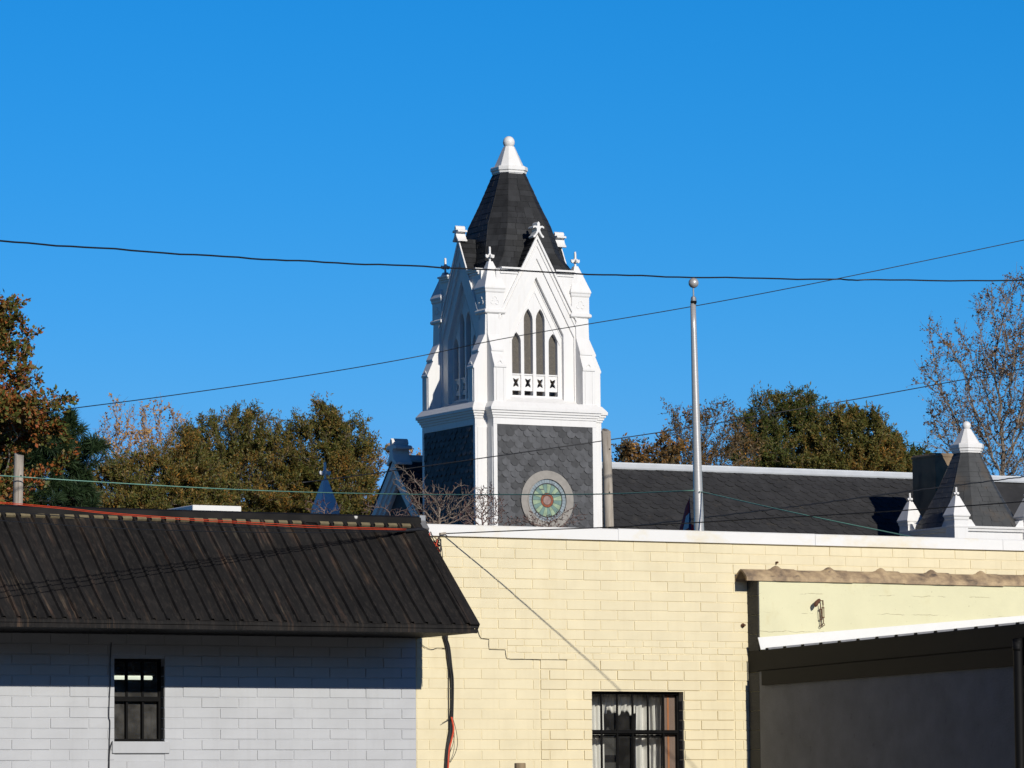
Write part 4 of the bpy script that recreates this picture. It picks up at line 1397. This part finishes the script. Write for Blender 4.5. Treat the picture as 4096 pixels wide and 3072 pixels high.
# limp flag hanging against the pole, folded cloth
NU, NV = 44, 40
FW, FH = 2.4, 1.5
flv = []
for i in range(NU + 1):
    for j_ in range(NV + 1):
        s, t = i/NU, j_/NV           # s along the fly, t down the hoist
        z_ = -t*FH*(1 - .1*s) - s*.55*(1 - .4*t)
        dn = min(1, max(0, -z_/.62))
        wid = .03 + .15*dn**1.7
        fold = math.sin(s*13 + .4 + t*.6)
        x_ = -.055 - wid*(.5 - .5*math.cos(s*6.2))*(1 if s < .72 else .75) + .035*fold*dn + (.20*dn*max(0, s - .70)/.30 if s > .70 else 0)
        y_ = .12 + .05*math.cos(s*13) + .05*s + 3.2*max(0, -x_ - .055)
        flv.append((x_, y_, z_))
fls = [(i*(NV+1)+j_, (i+1)*(NV+1)+j_, (i+1)*(NV+1)+j_+1, i*(NV+1)+j_+1) for i in range(NU) for j_ in range(NV)]
me = bpy.data.meshes.new('flag'); me.from_pydata(flv, [], fls); me.update()
ca = me.color_attributes.new('Col', 'FLOAT_COLOR', 'CORNER')
for p_ in me.polygons:
    i, j_ = divmod(p_.index, NV)
    s, t = (i + .5)/NU, (j_ + .5)/NV
    st = int(t*6.5)
    if s < .17 and t < .62:
        col = (.012, .018, .09)
        if i % 3 == 1 and j_ % 4 == (i // 3 % 2)*2: col = (.5, .5, .5)
    else:
        col = (.42, .014, .02) if st % 2 == 0 or (.24 < s < .62 and t < .75) else (.72, .72, .72)
    for li in p_.loop_indices: ca.data[li].color = (*col, 1)
me.materials.append(flag_mat())
me.polygons.foreach_set('use_smooth', [True]*len(me.polygons))
fo = bpy.data.objects.new('flag', me); S.collection.objects.link(fo)
pf = at(2780, 1965, 64)
fo.location = (pf.x - .02, 64.02, pf.z)
tag(fo, 'limp red white and blue striped flag hanging down behind the flagpole', 'flag')

def wood_pole(u0, v0, u1, v1, rpx, Y, label, name='utility_pole'):
    a, b = at(u0, v0, Y), at(u1, v1, Y)
    dx = (b.x - a.x)/(b.z - a.z)
    o = thing(name, label, 'pole', (a.x - a.z*dx, Y, 0))
    r = rpx/F*Y
    zs = list(np.linspace(0, b.z - .01, 14)) + [b.z]
    mb = MB()
    pts = [(dx*z + U(-.004, .004), U(-.004, .004), z) for z in zs]
    mb.tube(pts, [r*(1.12 - .12*z/b.z)*U(.985, 1.015) for z in zs[:-1]] + [r*.93], 18)
    mb.build('shaft', M['wood'], o, smooth=True)
    for dz, sx in ((.35, .6), (b.z*.13, .3)):
        zz_ = b.z - dz
        h = MB().lathe([(.001, -.012), (.014, -.012), (.014, .012), (.001, .012)], 0, 0, 8)
        h.xform(Matrix.Translation((dx*zz_ + r*sx, -r*math.sqrt(1 - sx*sx), zz_)) @ Matrix.Rotation(math.pi/2, 4, 'X'))
        h.build('bolt', M['cable'], o)
    return o
wood_pole(72, 2015, 76, 1819, 19.5, 72, 'short grey weathered pole standing behind the left end of the dark roof ridge')
wood_pole(2437, 2108, 2424, 1723, 19.0, 82, 'short pale weathered pole standing against the right edge of the church tower')

# ------------------------------------------------------------------ cables
def cable(name, label, pts, r, mat, cat='cable', group=None, n=8, sides=6, wob=0):
    P = spline([Vector(q) for q in pts], n)
    if wob:
        P = [q + Vector((0, 0, wob*math.sin(i*.9) + wob*.6*math.sin(i*2.3))) for i, q in enumerate(P)]
    o = MB().tube(P, r, sides).build(name, mat, None, smooth=True)
    tag(o, label, cat, group)
    return o
def pts_at(lst): return [at(u, v, Y) for u, v, Y in lst]
cable('overhead_cable', 'thick black cable sagging across the sky in front of the tower gables',
      pts_at([(-60, 961, 62), (400, 993, 64), (900, 1027, 66), (1296, 1049, 68), (1760, 1069, 70), (2350, 1096, 72), (2772, 1109, 74), (3300, 1117, 76), (3500, 1120, 76), (4096, 1123, 78), (4300, 1122, 79)]), .0140, M['cable'], wob=.006)
cable('overhead_wire', 'thin black wire rising from left to right across the belfry windows',
      pts_at([(150, 1661, 82), (243, 1640, 82), (640, 1588, 84), (1185, 1509, 86), (1640, 1432, 88), (2038, 1350, 88), (2740, 1231, 90), (3314, 1122, 92), (4096, 960, 94), (4300, 915, 95)]), .0095, M['cable'])
cable('overhead_wire', 'thin black wire rising to the right across the slate panel and round window tower stage',
      pts_at([(1210, 1930, 78), (1500, 1893, 80), (1640, 1873, 80), (2038, 1817, 82), (2440, 1759, 83), (2807, 1703, 84), (3051, 1660, 85), (3500, 1583, 86), (4096, 1473, 88), (4300, 1432, 89)]), .0105, M['cable'])
# service drop from the insulator on the yellow wall out to the right
ins = W.on_y(1770, 2134, -.05)
p5 = []
for u, v, y in ((1785, 2134, -.06), (2110, 2121, -.06 - .0026*325), (2414, 2110, -.06 - .0026*629), (2774, 2091, -.06 - .0026*989), (3010, 2077, -.06 - .0026*1225), (3300, 2061, -.06 - .0026*1515), (3517, 2048, -.06 - .0026*1732), (3734, 2033, -.06 - .0026*1949), (4023, 2012, -.06 - .0026*2238), (4300, 1990, -.06 - .0026*2515)):
    p5.append(W.wor(W.on_y(u, v, y)))
cable('service_cable', 'black cable running right from the clip on the yellow wall along the white coping', p5, .0062, M['cable'])
o = MB().box(-.032, .032, -.02, .02, -.011, .011).build('cable_clip', M['wood'], None, bevel=.002)
o.location = W.wor(ins); o.rotation_euler = (0, math.radians(-7), YAW)
tag(o, 'small wooden cable clip at the left end of the white coping', 'clip')
cable('twisted_cable', 'twisted black cable rising right across the church roof above the thick one',
      pts_at([(2380, 2118, 66), (2500, 2108, 66), (2815, 2071, 68), (3112, 2034, 70), (3300, 2010, 71), (3625, 1966, 73), (3842, 1939, 74), (4096, 1907, 76), (4300, 1880, 77)]), .011, M['cable'], n=24, wob=.004)
cable('green_wire', 'thin green cord strung between the left pole and the flagpole',
      pts_at([(-60, 1899, 71.8), (90, 1908, 71.8), (350, 1925, 72), (800, 1951, 72), (1200, 1968, 71.5), (1693, 1978, 70), (2040, 1978, 68), (2414, 1976, 66), (2774, 1962, 63.9)]), .0095, M['green'])
cable('green_wire', 'thin green cord sloping down from the flagpole to the right end of the parapet',
      pts_at([(2800, 1967, 63.9), (2813, 1969, 63.9), (3091, 2032, 62), (3300, 2077, 61), (3618, 2142, 60), (3800, 2180, 59)]), .0095, M['green'])
# cables coming in over the dark roof, left to the wall corner
def roofc(lst): return [W.wor(W.on_y(u, v, y)) for u, v, y in lst]
Y0 = lambda u: -.16 - (1640 - u)*(2.15/1285)
def rc(l): return roofc([(u, v, Y0(u)) for u, v in l])
cable('orange_cable', 'upper orange cable crossing the dark roof just below its ridge', rc([(-60, 2003), (226, 2028), (497, 2056), (1000, 2089), (1294, 2105), (1626, 2116)]), .0033, M['orange'], group=None)
cable('orange_cable', 'lower orange cable crossing the dark roof just below its ridge', rc([(-60, 2008), (226, 2033), (497, 2061), (1000, 2096), (1294, 2112), (1626, 2120)]), .0031, M['orange'])
cable('roof_cable', 'upper thin black cable crossing the dark roof under the orange pair', rc([(-60, 2040), (167, 2058), (579, 2090), (1000, 2109), (1300, 2119), (1640, 2123)]), .0048, M['cable'])
cable('roof_cable', 'lowest thin black cable crossing the dark roof under the orange pair', rc([(-60, 2078), (181, 2095), (452, 2113), (900, 2127), (1250, 2130), (1640, 2126)]), .0048, M['cable'])
# thick splice and bundle at the roof end
bx = thing('cable_bundle', 'tangle of black and orange cables hanging at the right end of the dark roof', 'cables', W.o, YAW)
def wl(u, v, y): return W.on_y(u, v, y)
MB().tube(spline([wl(1590, 2126, -.20), wl(1640, 2121, -.16), wl(1682, 2118, -.12), wl(1712, 2129, -.08)], 6), [.016]*4 + [.02]*6 + [.024]*8 + [.018], 10).build('sheath', M['cable'], bx, smooth=True)
R2 = random.Random(5)
for k in range(16):
    u0 = 1712 + R2.uniform(-8, 12); v0 = 2128 + R2.uniform(-4, 14)
    vb = R2.uniform(2175, 2215); ub = 1745 + R2.uniform(-22, 20)
    ue = 1757 + R2.uniform(-10, 8); ve = 2165 + R2.uniform(-22, 22)
    y = -.05 - R2.uniform(0, .10)
    pts = [wl(u0, v0, y), wl((u0+ub)/2 - R2.uniform(-6, 16), (v0 + vb)/2, y - .03), wl(ub, vb, y), wl(ue, ve, y + .02)]
    MB().tube(spline(pts, 6), R2.choice((.0035, .0045, .0055)), 5).build('loop', M['orange'] if k % 3 == 0 else M['cable'], bx, smooth=True)
for k in range(7):
    u0 = 1745 + R2.uniform(-8, 20); y = -.04 - R2.uniform(0, .06)
    pts = [wl(u0, 2155, y), wl(u0 + R2.uniform(-4, 8), 2205, y - .02), wl(u0 + 8 + R2.uniform(-6, 10), 2290, y), wl(1788 + R2.uniform(-5, 5), 2470, -.05), wl(1786, 2560, -.04)]
    MB().tube(spline(pts, 6), .0042, 5).build('tail', M['orange'] if k == 5 else M['cable'], bx, smooth=True)
# riser down the yellow wall
rz_ = thing('riser_cable', 'dark cable riser with an orange strand running down the yellow wall', 'cables', W.o, YAW)
main = [(1776, 2520), (1782, 2552), (1792, 2590), (1800, 2665), (1807, 2720), (1809, 2800), (1808, 2870), (1803, 2930), (1794, 2990), (1786, 3072), (1782, 3130)]
R2 = random.Random(9)
for k in range(6):
    off = (k - 2.5)*2.1
    pts = [wl(u + off*(1.0 + .4*math.sin(i + k)), v, -.028 - .008*(k % 3)) for i, (u, v) in enumerate(main)]
    MB().tube(spline(pts, 6), .0065, 6).build('strand', M['cable'], rz_, smooth=True)
MB().tube(spline([wl(1806, 2868, -.05), wl(1814, 2915, -.055), wl(1806, 2960, -.05), wl(1796, 3000, -.045), wl(1792, 3072, -.045), wl(1788, 3130, -.045)], 6), .010, 8).build('orange_strand', M['orange'], rz_, smooth=True)
MB().tube(spline([wl(1811, 2872, -.05), wl(1824, 2920, -.07), wl(1830, 2970, -.08), wl(1822, 3010, -.07), wl(1801, 3050, -.05)], 6), .0032, 6).build('wire_loop', M['cable'], rz_, smooth=True)
MB().tube(spline([wl(1810, 2880, -.05), wl(1817, 2940, -.06), wl(1812, 2975, -.06), wl(1800, 3010, -.05)], 6), .003, 6).build('wire_loop', M['cable'], rz_, smooth=True)
MB().tube([wl(1790, 2530, -.020), wl(1794, 2700, -.020), wl(1796, 2960, -.020), wl(1790, 3010, -.020)], .0045, 6).build('dark_line', M['cable'], rz_, smooth=True)  # straight dark line down the wall, drawn as a thin tube
for (u, v, du, dv) in ((1806, 2876, -22, 4), (1800, 2876, -32, 17), (1790, 2585, -13, 2)):
    MB().tube([wl(u, v, -.04), wl(u + du, v + dv, -.05)], .003, 5).build('cable_tie', M['cable'], rz_)
cable('thin_wire', 'thin loose wire sagging on the wall beneath the roof corner', roofc([(1680, 2570, -.022), (1700, 2588, -.022), (1727, 2597, -.022), (1750, 2592, -.022), (1786, 2594, -.025)]), .0028, M['cable'], 'wire')
cable('thin_wire', 'black wire running down the grey wall left of the window', roofc([(445, 2570, -.021), (441, 2650, -.021), (441, 2735, -.021), (438, 2790, -.023), (436, 2865, -.021), (440, 2890, -.022), (438, 2960, -.021), (437, 3010, -.021), (434, 3080, -.021), (434, 3150, -.021)]), .005, M['cable'], 'wire')
cable('thin_wire', 'short black wire bent away below the grey window sill', roofc([(450, 2965, -.023), (443, 2985, -.02), (438, 3020, -.02), (437, 3080, -.023)]), .005, M['cable'], 'wire')

# ------------------------------------------------------------------ trees
def np_mesh(name, V, Fq, mat, parent, smooth=False):
    me = bpy.data.meshes.new(name)
    nv, nf = len(V), len(Fq); k = Fq.shape[1]
    me.vertices.add(nv); me.vertices.foreach_set('co', np.ascontiguousarray(V, dtype=np.float32).ravel())
    me.loops.add(nf*k); me.loops.foreach_set('vertex_index', np.ascontiguousarray(Fq, dtype=np.int32).ravel())
    me.polygons.add(nf)
    me.polygons.foreach_set('loop_start', np.arange(0, nf*k, k, dtype=np.int32))
    me.polygons.foreach_set('loop_total', np.full(nf, k, dtype=np.int32))
    if smooth: me.polygons.foreach_set('use_smooth', np.ones(nf, dtype=bool))
    me.update(calc_edges=True)
    me.materials.append(mat)
    o = bpy.data.objects.new(name, me); S.collection.objects.link(o); o.parent = parent
    return o

def seg_tubes(P0, P1, r0, r1, sides):
    n = len(P0)
    d = P1 - P0; L = np.linalg.norm(d, axis=1, keepdims=True); L[L < 1e-9] = 1e-9; d = d/L
    ref = np.where(np.abs(d[:, 2:3]) < .9, np.array([[0, 0, 1.]]), np.array([[1., 0, 0]]))
    x = np.cross(d, ref); x /= np.linalg.norm(x, axis=1, keepdims=True); y = np.cross(x, d)
    a = np.arange(sides)*2*np.pi/sides
    ring = x[:, None, :]*np.cos(a)[None, :, None] + y[:, None, :]*np.sin(a)[None, :, None]
    V = np.concatenate([P0[:, None, :] + ring*r0[:, None, None], P1[:, None, :] + ring*r1[:, None, None]], axis=1).reshape(-1, 3)
    base = (np.arange(n)*2*sides)[:, None, None]
    i = np.arange(sides); j = (i + 1) % sides
    f = np.stack([i, j, j + sides, i + sides], axis=1)[None]
    return V, (base + f).reshape(-1, 4)

def rand_dir(r, n):
    v = r.normal(size=(n, 3)); return v/np.linalg.norm(v, axis=1, keepdims=True)

def leaf_quads(r, P, l, wd, axis=None, spread=1.0, sv=.35):
    n = len(P)
    d = rand_dir(r, n)
    if axis is not None:
        d = axis + d*spread; d /= np.linalg.norm(d, axis=1, keepdims=True)
    e = np.cross(d, rand_dir(r, n)); e /= np.linalg.norm(e, axis=1, keepdims=True) + 1e-9
    s = (1 + sv*r.normal(size=(n, 1))).clip(.4, 1.9)
    l_, w_ = l*s, wd*s
    nn = np.cross(d, e)
    V = np.stack([P, P + d*l_*.5 + e*w_*.5 + nn*w_*.12, P + d*l_, P + d*l_*.5 - e*w_*.5 + nn*w_*.12], axis=1).reshape(-1, 3)
    Fq = np.arange(4*n).reshape(n, 4)
    return V, Fq

def tree(name, label, cat, Y, base_u, blobs, seed, n_attr=700, step=.28, tip=.007, expo=2.35, maxr=.25, leaves=8000, leaf=(.13, .04), leaf_mat=None,
         bark=None, twigs=3, twig_len=.5, up=.25, spread=.9, sigma=.5, vbase=None, lfun=None, group=None, depth=.75, kill=None, trunk_top=None, jit=.25, leaf_on=1.0, twig_r=None):
    r = np.random.default_rng(seed)
    b0 = at(base_u, 2300, Y); base = np.array([b0.x, Y, 0.0])
    o = thing(name, label, cat, tuple(base), 0, group)
    A = []
    tot = sum(bl[2]*bl[3] for bl in blobs)
    C_ = []
    for bl in blobs:
        u, v, ru, rv = bl[:4]; dy = bl[4] if len(bl) > 4 else 0; dens = bl[5] if len(bl) > 5 else 1.0
        c = at(u, v, Y + dy); c = np.array(c) - base
        rr = np.array([ru, 0, rv])*(Y + dy)/F; rr[1] = max(rr[0], rr[2])*depth
        n = max(int(n_attr*ru*rv/tot*dens), 6)
        q = rand_dir(r, n)*(r.uniform(0, 1, (n, 1))**.42)
        q *= 1 + .22*np.sin(q[:, :1]*7 + seed)*np.cos(q[:, 2:3]*6)   # uneven outline
        A.append(c + q*rr); C_.append(c)
    A = np.concatenate(A)
    zmin = A[:, 2].min()
    tt = trunk_top if trunk_top is not None else max(zmin + .15*(A[:, 2].max() - zmin), zmin)
    cx = np.mean([c[0] for c in C_])
    # nodes: trunk
    nodes = []; par = []
    nt_ = max(int(tt/step), 3)
    ctr = np.array([cx*.6, np.mean([c[1] for c in C_])*.6])
    for i in range(nt_ + 1):
        f = i/nt_
        nodes.append([ctr[0]*f**2 + .05*math.sin(f*5 + seed), ctr[1]*f**2, tt*f]); par.append(i - 1)
    nodes = np.array(nodes); par = list(par)
    kd = kill or step*1.7
    best = np.full(len(A), 1e9); bi = np.zeros(len(A), int)
    def upd(lo):
        nonlocal best, bi
        D2 = ((A[:, None, :] - nodes[None, lo:, :])**2).sum(-1)
        m_ = D2.argmin(1); dm = D2[np.arange(len(A)), m_]
        k = dm < best
        best = np.where(k, dm, best); bi = np.where(k, m_ + lo, bi)
    upd(0)
    for it in range(400):
        alive = best > kd*kd
        A = A[alive]; best = best[alive]; bi = bi[alive]
        if len(A) == 0: break
        d = A - nodes[bi]; d /= np.linalg.norm(d, axis=1, keepdims=True)
        acc = np.zeros_like(nodes); np.add.at(acc, bi, d)
        idx = np.unique(bi)
        g = acc[idx]; g /= np.linalg.norm(g, axis=1, keepdims=True) + 1e-9
        g = g + np.array([0, 0, up]) + r.normal(size=g.shape)*jit; g /= np.linalg.norm(g, axis=1, keepdims=True)
        new = nodes[idx] + g*step
        lo = len(nodes)
        nodes = np.concatenate([nodes, new]); par += list(idx)
        if len(nodes) > 16000: break
        upd(lo)
    par = np.array(par); N = len(nodes)
    acc = np.zeros(N); ch = np.zeros(N, int)
    for i in range(N - 1, 0, -1):
        if ch[i] == 0: acc[i] = tip**expo
        acc[par[i]] += acc[i]; ch[par[i]] += 1
    rad = np.minimum(np.maximum(acc, tip**expo)**(1/expo), maxr)
    i = np.arange(1, N); pi_ = par[1:]
    r0 = np.minimum(rad[pi_], rad[i]*1.5)
    V1, F1 = seg_tubes(nodes[pi_], nodes[i], r0, rad[i], 6)
    # twigs from thin nodes
    thin = np.where((rad < tip*4.0) & (np.arange(N) > nt_))[0]
    src = np.repeat(thin, twigs)
    dirp = nodes[src] - nodes[par[src]]; dirp /= np.linalg.norm(dirp, axis=1, keepdims=True) + 1e-9
    td = dirp*.6 + rand_dir(r, len(src))*spread + np.array([0, 0, up]); td /= np.linalg.norm(td, axis=1, keepdims=True)
    tl = twig_len*r.uniform(.35, 1.2, (len(src), 1))
    T0 = nodes[src]; T1 = T0 + td*tl*.55 ; T2 = T1 + (td + rand_dir(r, len(src))*.35 + np.array([0, 0, up*.5]))*tl*.45
    tr_ = np.full(len(src), twig_r or tip*.75)
    V2, F2 = seg_tubes(T0, T1, tr_, tr_*.8, 3); V3, F3 = seg_tubes(T1, T2, tr_*.8, tr_*.45, 3)
    V = np.concatenate([V1, V2, V3]); Fq = np.concatenate([F1, F2 + len(V1), F3 + len(V1) + len(V2)])
    np_mesh('trunk', V, Fq, bark, o)
    if leaves:
        keep = np.arange(len(src))
        if leaf_on < 1:
            keep = r.permutation(len(src))[:int(len(src)*leaf_on)]
        q_ = T2[keep]; s_ = seed*.7
        wgt = .5 + .5*np.sin(q_[:, 0]*2.3 + s_ + 1.2*np.sin(q_[:, 2]*1.9))*np.sin(q_[:, 2]*2.9 + s_*2 + np.sin(q_[:, 0]*1.3)) 
        wgt = (.34 + wgt**1.5)*r.uniform(.3, 1.7, len(keep)); wgt /= wgt.sum()
        k = r.choice(keep, leaves, p=wgt); f = r.uniform(.05, 1.0, (leaves, 1))**.8
        P = np.where(f < .55, T0[k] + (T1 - T0)[k]*(f/.55), T1[k] + (T2 - T1)[k]*((f - .55)/.45))
        P = P + r.normal(size=P.shape)*leaf[0]*sigma
        ax = td[k]
        VL, FL = leaf_quads(r, P, leaf[0], leaf[1], ax, 1.1)
        np_mesh('crown', VL, FL, leaf_mat, o)
    return o

if not globals().get('NO_TREES'):
    # left edge oak, nearest
    tree('oak_tree', 'tall oak at the left edge with rust red and green autumn leaves', 'tree', 84, -130,
         [(-60, 1260, 120, 110), (-20, 1400, 150, 120), (20, 1520, 170, 110), (90, 1640, 150, 70, -1, .9), (-40, 1680, 220, 140), (-120, 1850, 220, 160), (20, 1980, 100, 70, -1, .5), (-10, 1240, 45, 60), (215, 1590, 40, 40, -1, .8), (60, 1460, 50, 40), (110, 1540, 50, 40), (240, 1700, 60, 45, -1, .5), (285, 1850, 25, 45, -1, .3), (250, 1560, 25, 25, -1, .5)], 11,
         n_attr=1900, step=.17, tip=.006, leaves=42000, leaf=(.075, .044), leaf_mat=M['leaf_oak'], bark=M['bark_pale'], twigs=3, twig_len=.34, up=.12, sigma=.6, leaf_on=.8, depth=.6)
    tree('pine_tree', 'dark green pine beside the left oak', 'tree', 98, 190,
         [(130, 1800, 200, 120), (290, 1790, 110, 120), (60, 1900, 180, 120), (280, 1930, 140, 120), (360, 1860, 65, 70), (180, 2020, 230, 90), (240, 1710, 80, 40)], 12,
         n_attr=900, step=.24, tip=.008, leaves=70000, leaf=(.19, .014), leaf_mat=M['leaf_pine'], bark=M['bark_dark'], twigs=3, twig_len=.40, up=.15, spread=.9, sigma=.10, leaf_on=.9, depth=.6)
    kwy = dict(step=.19, tip=.0082, leaf=(.072, .056), leaf_mat=M['leaf_yellow'], bark=M['bark_haze'], twigs=3, twig_len=.40, up=.40, spread=.7, leaf_on=.6, depth=.6)
    tree('yellow_tree', 'sparse yellow leaved tree next to the pine with thin bare twigs', 'tree', 170, 470,
         [(480, 1690, 75, 90), (450, 1790, 70, 110), (520, 1810, 80, 120), (430, 1740, 45, 60), (480, 1880, 90, 80)], 13, n_attr=1700, leaves=2400, **kwy)
    tree('yellow_tree', 'sparse yellow leaved tree left of the big olive trees', 'tree', 172, 640,
         [(640, 1680, 85, 80), (690, 1750, 65, 100), (600, 1770, 70, 120), (725, 1750, 30, 50), (650, 1860, 90, 80)], 14, n_attr=1800, leaves=2700, **kwy)
    kw = dict(step=.18, tip=.0068, leaf=(.10, .030), leaf_mat=M['leaf_willow'], bark=M['bark_tan'], twigs=4, twig_len=.46, up=.5, spread=.65, sigma=.4, depth=.8)
    tree('olive_tree', 'low olive and orange tree behind the left half of the dark roof', 'tree', 140, 560,
         [(600, 1970, 190, 140), (440, 2000, 150, 110), (690, 1880, 120, 100), (540, 1910, 110, 70), (330, 2050, 120, 60), (760, 2000, 140, 140), (560, 2070, 280, 100, 0, 1.6), (640, 1850, 60, 50), (780, 1930, 120, 120), (480, 1940, 120, 70), (400, 2010, 140, 90, 0, 1.3)], 21, n_attr=3000, leaves=105000, **kw)
    tree('olive_tree', 'rounded olive brown tree in the middle of the left tree mass', 'tree', 150, 960,
         [(960, 1790, 170, 130), (860, 1860, 170, 150), (1060, 1790, 110, 120), (1000, 1960, 240, 150), (1130, 1900, 110, 160), (890, 1700, 60, 40), (1030, 1685, 70, 40), (780, 1790, 60, 70), (820, 1730, 50, 40), (950, 2060, 280, 110, 0, 1.6), (1110, 1740, 50, 60)], 22, n_attr=3400, leaves=118000, **kw)
    tree('olive_tree', 'rounded olive brown tree just left of the church gable', 'tree', 150, 1350,
         [(1310, 1760, 120, 110), (1400, 1800, 105, 120), (1230, 1830, 110, 140), (1350, 1940, 190, 160), (1470, 1870, 55, 120), (1310, 1670, 60, 45), (1200, 1730, 60, 60), (1440, 1740, 50, 50), (1340, 2050, 230, 110, 0, 1.6), (1180, 2040, 140, 120, 0, 1.5)], 23, n_attr=3400, leaves=112000, **kw)
    tree('yellow_tree', 'small pale yellow treetop showing between the church gable and the tower', 'tree', 160, 1640,
         [(1620, 1815, 55, 25), (1660, 1850, 50, 40), (1580, 1830, 40, 30)], 24, n_attr=200, step=.2, tip=.006, leaves=460, leaf=(.09, .06), leaf_mat=M['leaf_yellow'], bark=M['bark_tan'], twigs=2, twig_len=.35, up=.4, leaf_on=.7)
    kw2 = dict(step=.18, tip=.0068, bark=M['bark_tan'], twigs=4, twig_len=.46, up=.4, spread=.7, sigma=.4, depth=.7)
    tree('rust_tree', 'low orange leaved tree just right of the church tower', 'tree', 140, 2540,
         [(2540, 1840, 80, 60), (2500, 1800, 40, 30), (2620, 1850, 90, 70), (2480, 1850, 40, 40), (2660, 1830, 70, 70), (2560, 1920, 140, 70)], 31, n_attr=900, leaves=9000, leaf=(.105, .05), leaf_mat=M['leaf_rust'], **kw2)
    tree('rust_tree', 'thin brown tree with few leaves behind the flagpole', 'tree', 150, 2800,
         [(2720, 1730, 70, 90), (2810, 1740, 100, 110), (2870, 1710, 80, 80), (2780, 1830, 140, 90), (2930, 1790, 110, 110), (2700, 1660, 35, 35), (2900, 1670, 60, 40), (2820, 1910, 200, 70)], 32, n_attr=2200, leaves=11000, leaf=(.085, .034), leaf_mat=M['leaf_rust'], **kw2)
    tree('green_tree', 'tall dark green tree at the peak of the right tree mass', 'tree', 155, 3170,
         [(3160, 1670, 130, 100), (3060, 1710, 100, 100), (3230, 1730, 110, 110), (3100, 1830, 190, 100), (3170, 1600, 60, 35), (2990, 1790, 80, 120), (3030, 1640, 45, 40), (3150, 1920, 220, 70)], 33, n_attr=2600, leaves=80000, leaf=(.095, .031), leaf_mat=M['leaf_dark'], **kw2)
    tree('green_tree', 'olive green tree in the middle of the right tree mass', 'tree', 150, 3400,
         [(3400, 1730, 110, 90), (3470, 1710, 70, 60), (3340, 1810, 130, 100), (3480, 1820, 130, 90), (3310, 1720, 60, 60), (3400, 1900, 200, 60)], 34, n_attr=2200, leaves=74000, leaf=(.095, .031), leaf_mat=M['leaf_willow'], **kw2)
    tree('green_tree', 'dark green tree beside the chimney at the right end of the tree mass', 'tree', 152, 3600,
         [(3560, 1800, 80, 60), (3620, 1840, 70, 60), (3520, 1850, 90, 60), (3500, 1690, 35, 40), (3690, 1850, 40, 40), (3570, 1900, 140, 60)], 35, n_attr=1000, leaves=26000, leaf=(.10, .036), leaf_mat=M['leaf_dark'], **kw2)
    tree('bare_tree', 'tall almost bare tree with scattered brown leaves behind the turret', 'tree', 135, 4060,
         [(3990, 1250, 110, 100), (4090, 1180, 90, 90), (3840, 1420, 130, 100), (3980, 1450, 150, 130), (3730, 1500, 80, 50), (4120, 1450, 140, 200), (3900, 1640, 190, 120), (4080, 1720, 160, 160), (3820, 1740, 130, 90), (4100, 1900, 140, 180), (3720, 1330, 40, 50), (4000, 1560, 130, 90), (3760, 1650, 70, 60), (3950, 1800, 160, 120), (4050, 2010, 140, 120)], 41,
         n_attr=8000, step=.17, tip=.0090, leaves=18000, leaf=(.060, .042), leaf_mat=M['leaf_brown'], bark=M['bark'], twigs=3, twig_len=.42, up=.3, spread=.8, sigma=.5, maxr=.24, leaf_on=.8, expo=2.15, depth=.6)
    # flowering dogwoods, bare, in front of the tower foot
    kd_ = dict(step=.07, tip=.0050, leaf=(.022, .016), leaf_mat=M['bud'], twigs=2, twig_len=.13, up=.35, spread=.9, sigma=.15, expo=2.15, maxr=.05, jit=.3, depth=.5, twig_r=.0052)
    tree('dogwood', 'bare twiggy shrub tree with pale limbs in front of the tower left face', 'tree', 96, 1790,
         [(1640, 1940, 70, 50), (1740, 2010, 110, 60), (1585, 1880, 35, 30, 0, .5), (1850, 2030, 90, 60), (1900, 2000, 60, 50), (1700, 2080, 110, 40), (1850, 1970, 40, 40), (1680, 1990, 60, 60)], 51, n_attr=2100, leaves=2200, bark=M['bark_dog'], **kd_)
    tree('dogwood', 'bare reddish twiggy shrub in front of the near tower corner', 'tree', 94, 1910,
         [(1920, 2030, 60, 60), (1980, 2040, 50, 70), (1890, 2080, 80, 40), (1960, 1970, 30, 40)], 52, n_attr=1200, leaves=1500, bark=M['bark_red'], **kd_)
    tree('dogwood', 'low bare reddish twigs below the round window', 'tree', 95, 2200,
         [(2120, 2090, 60, 35), (2220, 2095, 60, 40), (2300, 2070, 50, 40), (2050, 2100, 40, 25)], 53, n_attr=900, leaves=900, bark=M['bark_red'], **kd_)
    tree('dogwood', 'small reddish twigs in front of the far shaded pinnacle', 'tree', 90, 1300,
         [(1280, 2030, 40, 40), (1340, 2040, 40, 30), (1240, 2030, 30, 40)], 54, n_attr=200, leaves=300, bark=M['bark_red'], **kd_)
    tree('dogwood', 'few bare twigs poking over the ridge below the church gable', 'tree', 90, 1580,
         [(1480, 2040, 30, 40), (1560, 2040, 40, 40), (1620, 2050, 30, 30)], 55, n_attr=90, leaves=120, bark=M['bark_red'], **kd_)
